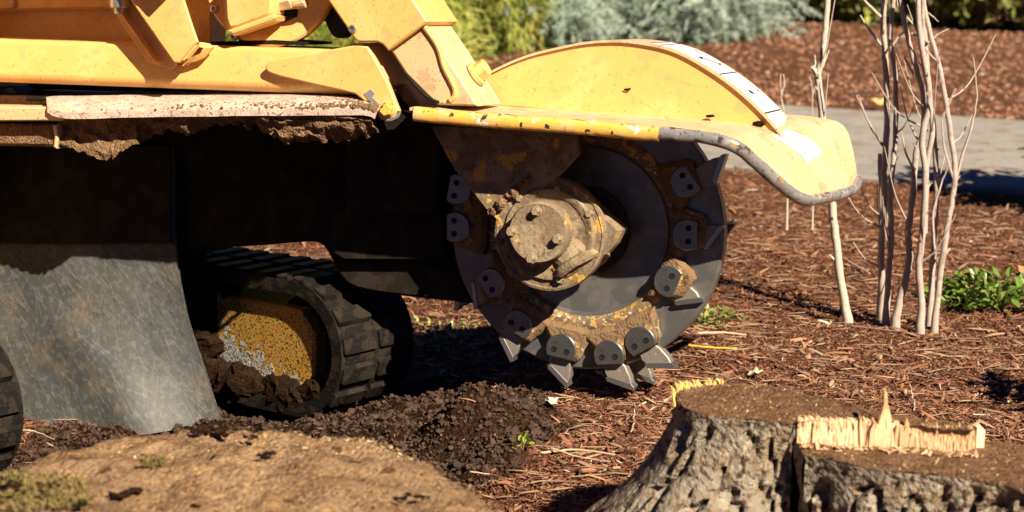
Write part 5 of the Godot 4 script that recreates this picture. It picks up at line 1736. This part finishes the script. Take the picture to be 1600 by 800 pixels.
func build_saplings() -> void:
	sapling("pale_sapling", "single pale grey stem rising behind the guard's drooping nose", [
		[[Vector3(0.8036, -.0107, -5.25), Vector3(0.7826, 0.0935, -5.25), Vector3(0.7696, 0.1862, -5.25), Vector3(0.7566, 0.2784, -5.25), Vector3(0.7483, 0.37, -5.25), Vector3(0.7341, 0.4534, -5.25), Vector3(0.7216, 0.5364, -5.25), Vector3(0.7159, 0.5845, -5.25), Vector3(0.7254, 0.6265, -5.25), Vector3(0.7312, 0.6936, -5.25), Vector3(0.7359, 0.8049, -5.25)], 0.0125, 0.0085],
	], [[[Vector3(0.7174, 0.5845, -5.25), Vector3(0.7051, 0.601, -5.25), Vector3(0.702, 0.6055, -5.25)], 0.007, 0.004], [[Vector3(0.7066, 0.5995, -5.25), Vector3(0.7092, 0.6175, -5.25), Vector3(0.7073, 0.6325, -5.25)], 0.003, 0.0015], [[Vector3(0.7645, 0.1477, -5.25), Vector3(0.7536, 0.1585, -5.25)], 0.004, 0.002]], M.pale_bark)
	sapling("twin_sapling", "two slender grey stems growing close together beside the pale stem", [
		[[Vector3(0.8794, 0.007, -5.24), Vector3(0.8803, 0.0799, -5.24), Vector3(0.8746, 0.1726, -5.24), Vector3(0.8825, 0.2647, -5.24), Vector3(0.8753, 0.3562, -5.24), Vector3(0.8797, 0.4622, -5.24), Vector3(0.8727, 0.5975, -5.24), Vector3(0.8636, 0.7018, -5.24), Vector3(0.8666, 0.8055, -5.24)], 0.0105, 0.008],
		[[Vector3(0.8834, 0.0107, -5.2), Vector3(0.8867, 0.1031, -5.2), Vector3(0.8911, 0.2102, -5.2), Vector3(0.8849, 0.3165, -5.2), Vector3(0.8911, 0.407, -5.2), Vector3(0.8929, 0.497, -5.2), Vector3(0.8868, 0.6013, -5.2), Vector3(0.8742, 0.6754, -5.2), Vector3(0.8835, 0.8077, -5.2)], 0.0095, 0.006],
		[[Vector3(0.8848, -.0024, -5.3), Vector3(0.8844, 0.1152, -5.3), Vector3(0.8834, 0.2551, -5.3), Vector3(0.8733, 0.3937, -5.3)], 0.008, 0.006],
	], [[[Vector3(0.8588, 0.6559, -5.22), Vector3(0.831, 0.6915, -5.22), Vector3(0.8063, 0.727, -5.22)], 0.004, 0.002], [[Vector3(0.8538, 0.7241, -5.22), Vector3(0.8264, 0.7506, -5.22), Vector3(0.808, 0.7713, -5.22)], 0.004, 0.003], [[Vector3(0.8797, 0.6515, -5.22), Vector3(0.8939, 0.6737, -5.22), Vector3(0.9083, 0.6886, -5.22)], 0.003, 0.0015], [[Vector3(0.8671, 0.4225, -5.22), Vector3(0.8372, 0.4722, -5.22), Vector3(0.815, 0.5172, -5.22), Vector3(0.8024, 0.5427, -5.22)], 0.003, 0.0012], [[Vector3(0.8881, 0.5696, -5.22), Vector3(0.8991, 0.5994, -5.22), Vector3(0.9074, 0.6217, -5.22)], 0.0025, 0.001]], M.stem_bark)
	sapling("many_stemmed_sapling", "clump of pinkish grey stems and fine twigs beside the leafy plant", [
		[[Vector3(0.9461, -.0018, -5.1), Vector3(0.948, 0.077, -5.1), Vector3(0.9397, 0.1523, -5.1), Vector3(0.9466, 0.2572, -5.1), Vector3(0.9477, 0.3612, -5.1), Vector3(0.9372, 0.4572, -5.1), Vector3(0.9507, 0.5379, -5.1), Vector3(0.941, 0.6109, -5.1), Vector3(0.9236, 0.698, -5.1), Vector3(0.9156, 0.8133, -5.1)], 0.011, 0.007],
		[[Vector3(0.8945, 0.011, -5.14), Vector3(0.9047, 0.069, -5.14), Vector3(0.918, 0.1222, -5.14), Vector3(0.9238, 0.1752, -5.14), Vector3(0.9189, 0.2355, -5.14), Vector3(0.928, 0.3255, -5.14), Vector3(0.931, 0.415, -5.14), Vector3(0.9468, 0.4744, -5.14), Vector3(0.941, 0.563, -5.14), Vector3(0.9133, 0.651, -5.14), Vector3(0.8901, 0.7386, -5.14), Vector3(0.8791, 0.8111, -5.14)], 0.0115, 0.006],
		[[Vector3(0.9789, 0.0114, -5.16), Vector3(0.9817, 0.1108, -5.16), Vector3(0.9841, 0.217, -5.16), Vector3(0.9851, 0.3225, -5.16), Vector3(0.9766, 0.4422, -5.16), Vector3(0.9609, 0.5609, -5.16), Vector3(0.9487, 0.664, -5.16), Vector3(0.9366, 0.81, -5.16)], 0.0095, 0.0065],
		[[Vector3(0.9824, 0, -5.12), Vector3(0.9919, 0.1184, -5.12), Vector3(1.0031, 0.2239, -5.12), Vector3(1.0124, 0.2987, -5.12), Vector3(1.0186, 0.3732, -5.12), Vector3(1.0033, 0.4768, -5.12), Vector3(0.9856, 0.5651, -5.12), Vector3(0.9685, 0.6382, -5.12), Vector3(0.9457, 0.711, -5.12), Vector3(0.9236, 0.8122, -5.12)], 0.009, 0.0065],
		[[Vector3(0.9509, 0.2838, -5.12), Vector3(0.9534, 0.388, -5.12), Vector3(0.9637, 0.4768, -5.12), Vector3(0.9486, 0.5797, -5.12), Vector3(0.9345, 0.6528, -5.12), Vector3(0.9322, 0.8122, -5.12)], 0.008, 0.006],
	], [
		[[Vector3(1.0143, 0.3286, -5.12), Vector3(1.0323, 0.4029, -5.12), Vector3(1.0543, 0.4842, -5.12), Vector3(1.0622, 0.5504, -5.12), Vector3(1.0517, 0.6382, -5.12)], 0.0045, 0.0012], [[Vector3(1.0226, 0.3435, -5.12), Vector3(0.9965, 0.4177, -5.12), Vector3(0.9852, 0.4916, -5.12), Vector3(0.9905, 0.5063, -5.12)], 0.004, 0.0012], [[Vector3(0.9876, 0.5063, -5.12), Vector3(1.0039, 0.5431, -5.12), Vector3(1.0133, 0.568, -5.12)], 0.003, 0.0012],
		[[Vector3(0.9356, 0.3629, -5.14), Vector3(0.9121, 0.4076, -5.14), Vector3(0.8989, 0.4522, -5.14), Vector3(0.8955, 0.467, -5.14)], 0.0035, 0.0012], [[Vector3(0.9239, 0.5924, -5.14), Vector3(0.9022, 0.6291, -5.14), Vector3(0.899, 0.6393, -5.14)], 0.003, 0.0012], [[Vector3(0.945, 0.6657, -5.14), Vector3(0.9706, 0.6876, -5.14), Vector3(0.9964, 0.7022, -5.14)], 0.003, 0.001], [[Vector3(0.9293, 0.6978, -5.14), Vector3(0.9051, 0.724, -5.14), Vector3(0.8824, 0.7502, -5.14), Vector3(0.8708, 0.7966, -5.14)], 0.0035, 0.0016],
		[[Vector3(0.9485, 0.7386, -5.14), Vector3(0.9665, 0.724, -5.14), Vector3(0.9725, 0.7182, -5.14)], 0.002, 0.001], [[Vector3(0.9809, 0.1788, -5.12), Vector3(0.972, 0.2688, -5.12), Vector3(0.9872, 0.3435, -5.12), Vector3(1.0088, 0.4029, -5.12)], 0.0035, 0.002], [[Vector3(1.0044, 0.1863, -5.12), Vector3(1.0129, 0.1968, -5.12)], 0.004, 0.0025], [[Vector3(0.912, 0.6919, -5.14), Vector3(0.9357, 0.6803, -5.14), Vector3(0.9539, 0.6627, -5.14)], 0.0028, 0.0012],
	], M.stem_bark)
	# fine dead shoots beyond the guard
	sapling("dead_shoot", "thin dry shoot standing behind the guard's printed scale", [[[Vector3(0.7316, 0.1594, -5.9), Vector3(0.7234, 0.3819, -5.9), Vector3(0.7118, 0.4498, -5.9), Vector3(0.7052, 0.5258, -5.9)], 0.0028, 0.0016]], [[[Vector3(0.7098, 0.4667, -5.9), Vector3(0.7174, 0.5038, -5.9), Vector3(0.7136, 0.5241, -5.9)], 0.002, 0.001]], M.pale_bark)
	sapling("dead_shoot", "shorter dry shoot between the printed scale and the pale stem", [[[Vector3(0.7997, 0.1594, -5.9), Vector3(0.7939, 0.3308, -5.9), Vector3(0.7903, 0.4836, -5.9), Vector3(0.7811, 0.5173, -5.9)], 0.0024, 0.0014]], [[[Vector3(0.7907, 0.4667, -5.9), Vector3(0.7969, 0.4903, -5.9)], 0.002, 0.001]], M.pale_bark)
	# leafy plants
	leafy("leafy_plant", "low glossy green leafy plant by the many stemmed clump", Vector3(1.1967, 0, -5.4041), 0.13, 0.085, 360, Color(0.075, 0.14, 0.02), Color(0.16, 0.24, 0.035), 1.0)
	leafy("leafy_plant", "tiny green plant peeping out behind the many stemmed clump", Vector3(1.0763, 0, -5.5494), 0.04, 0.05, 50, Color(0.1, 0.16, 0.03), Color(0.2, 0.27, 0.05), 0.8)
	leafy("weed_patch", "pale green weeds on the mulch between track and wheel", Vector3(-.1718, 0, -5.3728), 0.2, 0.03, 420, Color(0.16, 0.2, 0.05), Color(0.28, 0.31, 0.1), 0.55)
	leafy("weed_patch", "small weed on the mulch just behind the wheel's rim", Vector3(0.4703, 0, -5.214), 0.1, 0.028, 200, Color(0.15, 0.2, 0.05), Color(0.26, 0.3, 0.09), 0.5)
	leafy("weed_sprout", "bright green sprout on the dug soil before the wheel", Vector3(0.0188, 0, -3.9826), 0.01, 0.026, 13, Color(0.2, 0.3, 0.02), Color(0.32, 0.42, 0.04), 0.45)
	leafy("weed_sprout", "mossy green sprigs by the broad stump's mossy end", Vector3(-.9211, 0, -3.9826), 0.05, 0.03, 90, Color(0.12, 0.15, 0.03), Color(0.24, 0.24, 0.07), 0.5)
	# shrubs outside the picture whose shade falls into it
	leafy("garden_shrub", "leafy garden shrub just outside the view by the mulch", Vector3(1.3, 0, -4.22), 0.15, 0.42, 700, Color(0.075, 0.13, 0.02), Color(0.14, 0.2, 0.035), 1.3)
	leafy("garden_shrub", "broad garden shrub outside the view beside the path", Vector3(2.02, 0, -6.85), 0.34, 0.9, 3000, Color(0.075, 0.13, 0.02), Color(0.14, 0.2, 0.035), 1.8)


func leafy(called: String, label: String, at: Vector3, wide: float, tall: float, n: int, dark: Color, light: Color, size: float) -> void:
	at.y = ground_y(at.x, at.z)
	var o := thing(called, label, "plant", at)
	var s := Shape.new()
	for k in 2:
		var e := 1.0 if k else -1.0
		s.tri(Vector3.ZERO, Vector3(0.009 * e, 0.003, 0.014), Vector3(0, 0, 0.016))
		s.tri(Vector3(0, 0, 0.016), Vector3(0.009 * e, 0.003, 0.014), Vector3(0.006 * e, 0.001, 0.027))
		s.tri(Vector3(0, 0, 0.016), Vector3(0.006 * e, 0.001, 0.027), Vector3(0, -0.003, 0.034))
	var mesh := s.made(30.0)
	var places := []
	var cols := PackedColorArray()
	for i in n:
		var d := Vector3(R.randfn(), absf(R.randfn()), R.randfn()).normalized() * pow(R.randf(), 0.4)
		var p := Vector3(d.x * wide, 0.008 + d.y * tall * R.randf_range(0.7, 1.0), d.z * wide * 0.8)
		p += Vector3(N2.get_noise_3dv(at + p), 0, N2.get_noise_3dv(at - p)) * wide * 0.6
		var out := Vector3(d.x + R.randfn() * 0.4, 0.25 + R.randfn() * 0.35, d.z + R.randfn() * 0.4)
		places.append(Transform3D(facing(Vector3.ZERO, out, R.randfn() * 0.5).basis.scaled(Vector3.ONE * size * R.randf_range(0.7, 1.3)), p))
		cols.append(dark.lerp(light, R.randf()))
	if not M.has("glossy_leaf"):
		var m := tinted("glossy_leaf", 0.35)
		m.backlight_enabled = true
		m.backlight = Color(0.2, 0.3, 0.06)
	tag(scatter("leaves", mesh, M.glossy_leaf, o, places, cols), "", "", "", "stuff")
	for k in clampi(n / 25, 2, 12):
		s = Shape.new()
		var a := TAU * k / clampi(n / 25, 2, 12) + R.randf()
		s.tube([Vector3(0, -0.02, 0), Vector3(cos(a) * wide * 0.3, tall * 0.4, sin(a) * wide * 0.3), Vector3(cos(a) * wide * 0.7, tall * 0.75, sin(a) * wide * 0.6)], [0.003 * size, 0.002 * size, 0.001 * size], 5)
		part("stem", s.made(), M.twig_brown, o)


# ---------------------------------------------------------------- loose litter on the ground
func build_litter() -> void:
	var r := RandomNumberGenerator.new()
	r.seed = 99
	var chip := [Color(0.27, 0.115, 0.06), Color(0.19, 0.075, 0.04), Color(0.33, 0.16, 0.085), Color(0.12, 0.05, 0.03), Color(0.24, 0.10, 0.055), Color(0.38, 0.21, 0.12), Color(0.29, 0.125, 0.068), Color(0.15, 0.062, 0.036)]
	var pale := [Color(0.5, 0.39, 0.27), Color(0.42, 0.31, 0.2), Color(0.55, 0.48, 0.37)]
	var near := []
	for k in 6:
		near.append([[], PackedColorArray()])
	var soil := []
	for k in 3:
		soil.append([[], PackedColorArray()])
	for i in 250000:
		# evenly over the wedge in view, a little thinner with distance
		var z := -lerpf(3.2, 8.6, pow(r.randf(), 1.35))
		var x := (r.randf() * 2.0 - 1.0) * (absf(z) * 0.245 + 0.12)
		var pd := path_distance(x, z)
		if pd < 0.97 and r.randf() > 0.012:
			continue
		var s := soil_at(x, z)
		var y := ground_y(x, z) * smoothstep(0.9, 1.5, pd) if pd >= 0.97 else 0.012
		if s > 0.5 and r.randf() > 0.06:
			var k := r.randi() % 3
			var size := 0.1 + absf(r.randfn()) * 0.21 + (r.randf() * 0.9 if r.randf() < 0.03 else 0.0)
			soil[k][0].append(Transform3D(Basis.from_euler(Vector3(r.randf() * 6.0, r.randf() * 6.0, 0)).scaled(Vector3.ONE * size), Vector3(x, y + 0.003 * size, z)))
			var g := r.randf_range(0.6, 1.4)
			soil[k][1].append(Color(0.052, 0.029, 0.018) * g)
			continue
		var k := r.randi() % 6
		var size := r.randf_range(0.14, 0.44) if r.randf() < 0.95 else r.randf_range(0.44, 1.3)
		near[k][0].append(Transform3D(Basis.from_euler(Vector3(r.randfn() * 0.34, r.randf() * TAU, r.randfn() * 0.34)).scaled(Vector3.ONE * size), Vector3(x, y + 0.003, z)))
		var c: Color = pale[r.randi() % 3] if r.randf() < 0.035 else chip[r.randi() % chip.size()]
		near[k][1].append(c * r.randf_range(0.62, 1.02))
	# larger torn bark pieces among the chips
	for i in 500:
		var z := -lerpf(3.4, 8.0, pow(r.randf(), 1.2))
		var x := (r.randf() * 2.0 - 1.0) * (absf(z) * 0.24 + 0.1)
		if path_distance(x, z) < 1.0 or soil_at(x, z) > 0.5:
			continue
		near[i % 3][0].append(Transform3D(Basis.from_euler(Vector3(r.randfn() * 0.3, r.randf() * TAU, r.randfn() * 0.3)).scaled(Vector3(r.randf_range(0.9, 2.2), 1.3, r.randf_range(0.8, 1.7))), Vector3(x, ground_y(x, z) + 0.007, z)))
		near[i % 3][1].append(chip[r.randi() % chip.size()] * r.randf_range(0.35, 1.3))
	for k in 6:
		tag(scatter("mulch_chips", flake_shape(k) if k < 3 else strip_shape(k), M.loose_bits, self, near[k][0], near[k][1]), "loose reddish brown bark mulch scattered over the ground", "mulch", "", "stuff")
	for k in 3:
		tag(scatter("soil_crumbs", clod_shape(k), M.crumbs, self, soil[k][0], soil[k][1]), "dark crumbly soil dug up under the machine", "soil", "", "stuff")
	var far := [[], PackedColorArray()]
	for i in 18000:
		var z := -lerpf(9.0, 15.0, r.randf())
		var x := (r.randf() * 2.0 - 1.0) * absf(z) * 0.25 + 0.3
		var pd := path_distance(x, z)
		if pd < 0.97:
			continue
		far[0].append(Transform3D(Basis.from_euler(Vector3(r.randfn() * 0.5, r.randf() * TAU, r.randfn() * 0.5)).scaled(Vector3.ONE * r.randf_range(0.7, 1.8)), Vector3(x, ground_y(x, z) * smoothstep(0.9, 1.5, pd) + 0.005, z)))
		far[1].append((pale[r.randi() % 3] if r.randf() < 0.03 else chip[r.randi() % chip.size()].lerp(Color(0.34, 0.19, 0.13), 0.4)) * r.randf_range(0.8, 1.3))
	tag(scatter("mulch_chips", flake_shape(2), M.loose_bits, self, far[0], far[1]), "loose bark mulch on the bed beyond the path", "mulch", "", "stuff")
	# fine grass-like debris
	var fine := [[], PackedColorArray()]
	for i in 2600:
		var z := -lerpf(3.2, 7.0, r.randf())
		var x := (r.randf() * 2.0 - 1.0) * (absf(z) * 0.245 + 0.1)
		if path_distance(x, z) < 1.0 or soil_at(x, z) > 0.6 and r.randf() < 0.95:
			continue
		fine[0].append(Transform3D(Basis.from_euler(Vector3(r.randfn() * 0.1, r.randf() * TAU, r.randfn() * 0.15)).scaled(Vector3(r.randf_range(0.6, 1.9), 0.6, 0.6)), Vector3(x, ground_y(x, z) + 0.008, z)))
		fine[1].append(Color(0.30, 0.2, 0.125) * r.randf_range(0.4, 1.4))
	tag(scatter("twig_litter", strip_shape(9), M.loose_bits, self, fine[0], fine[1]), "fine dry twig and needle litter on the mulch", "twig litter", "", "stuff")
	# sticks that can be told apart
	for k in [
		["long pale stick lying on the mulch beside the rough barked stump", [[845, 716], [900, 711], [960, 719]], 0.0022, "twig_pale"],
		["thin forked stick crossing the long pale one on the mulch", [[862, 709], [905, 722], [952, 730]], 0.0018, "twig_pale"],
		["upright bent stick on the mulch beyond the rough barked stump", [[986, 682], [992, 655], [990, 630]], 0.0016, "twig_pale"],
		["bent pale stick at the moss by the broad stump", [[18, 718], [30, 676], [52, 674], [84, 694]], 0.0022, "twig_pale"],
		["yellow stalk lying on the mulch behind the lowest teeth", [[1076, 547], [1110, 550], [1150, 552]], 0.0026, "straw"],
		["grey stick lying near the small weed behind the wheel", [[1090, 528], [1130, 527], [1165, 531]], 0.0032, "twig_pale"],
		["curved shoot standing behind the stump's splinters", [[1428, 648], [1426, 625], [1420, 600]], 0.0018, "twig_pale"],
		["long dry stick among the saplings' feet", [[1330, 516], [1400, 524], [1470, 534], [1530, 536]], 0.0022, "twig_brown"],
		["straight stick leaning from the pale stem towards the twin stems", [[1312, 408], [1335, 420], [1358, 434]], 0.003, "twig_pale"],
		["arched twig above the dark shade by the stump's far corner", [[1520, 655], [1545, 657], [1570, 676], [1576, 694]], 0.0014, "twig_pale"],
		["short stick on the mulch below the saplings", [[1380, 560], [1402, 568]], 0.002, "twig_pale"],
		["dry stalk beside the leafy plant", [[1486, 480], [1496, 455], [1508, 436]], 0.0016, "twig_pale"],
		["fine stick poking from the soil beside the grass sprout", [[735, 745], [765, 749], [790, 756]], 0.0014, "twig_pale"],
	]:
		var line := []
		var g0 := 0.0
		for i in k[1].size():
			var p: Vector3 = ground_point(k[1][i][0], k[1][i][1])
			if i == 0 or k[1].size() < 3 or absf(k[1][i][1] - k[1][0][1]) < 40:
				line.append(p + Vector3(0, k[2] + 0.008, 0))
				g0 = p.z
			else:
				# standing part: keep its distance, climb instead
				var d: Vector3 = ray_of(k[1][i][0], k[1][i][1])
				line.append(Vector3(0, 1.1, 0) + d * (g0 / d.z))
		var s := Shape.new()
		var at: Vector3 = line[0]
		var pts := smooth_path(line, 5)
		var rad := []
		for i in pts.size():
			pts[i] += Vector3(N3.get_noise_1d(i * 0.4), 0, N3.get_noise_1d(i * 0.4 + 30.0)) * 0.006 - at
			rad.append(k[2] * (1.1 - 0.5 * i / pts.size()))
		s.tube(pts, rad, 6)
		if k[3] == "straw" and not M.has("straw"):
			plain("straw", Color(0.72, 0.63, 0.22), 0.8)
		var o := part("stick", s.made(60.0), M[k[3]], self, Transform3D(Basis.IDENTITY, at))
		tag(o, k[0], "stick")
	# dry leaves and pale scraps
	for k in [["dry tan oak leaf lying beside the green sprout", 833, 722, 0.016, Color(0.62, 0.44, 0.26)], ["whitish lichen scrap on the mulch before the wheel's shadow", 862, 636, 0.018, Color(0.8, 0.77, 0.68)], ["pale wood chip lying under the lowest teeth", 938, 592, 0.016, Color(0.82, 0.7, 0.52)], ["pale tan lump lying on the path's far edge", 1371, 168, 0.05, Color(0.78, 0.64, 0.42)], ["pale grey scrap behind the stump's high cut", 1180, 591, 0.022, Color(0.7, 0.68, 0.58)], ["tan curled bark scrap near the leafy plant", 1597, 432, 0.03, Color(0.66, 0.5, 0.34)]]:
		var s := Shape.new()
		var ol := []
		for j in 11:
			ol.append(Vector2.from_angle(TAU * j / 11.0) * (0.6 + 0.4 * (j % 2) + 0.1 * sin(j * 2.0)) * Vector2(1.0, 0.7))
		s.prism(ol, -0.06, 0.06, 0.02)
		s.split(0.4, 2)
		for i in s.p.size():
			var v := s.p[i]
			s.p[i] = Vector3(v.x, v.z + 0.35 * v.x * v.x + 0.2 * v.y * v.y, v.y)
		s.rough(N1, 0.25, 2.0)
		var p: Vector3 = ground_point(k[1], k[2]) + Vector3(0, k[3] * 0.25 + 0.006, 0)
		var m := StandardMaterial3D.new()
		m.resource_name = "dry_scrap"
		m.albedo_color = k[4]
		m.roughness = 0.9
		var o := part("dry_scrap", s.made(40.0), m, self, Transform3D(Basis.from_euler(Vector3(0.3, k[1] * 1.0, 0.15)).scaled(Vector3.ONE * k[3]), p))
		tag(o, k[0], "scrap")


func ray_of(px: float, py: float) -> Vector3:
	return Vector3((px - 800.0) / 3510.7, -(py - 400.0) / 3510.7, -1.0).rotated(Vector3.RIGHT, deg_to_rad(-10.2))


func ground_point(px: float, py: float) -> Vector3:
	var d := ray_of(px, py)
	var p := Vector3(0, 1.1, 0) + d * (-1.1 / d.y)
	for i in 4:
		p = Vector3(0, 1.1, 0) + d * ((ground_y(p.x, p.z) - 1.1) / d.y)
	return p
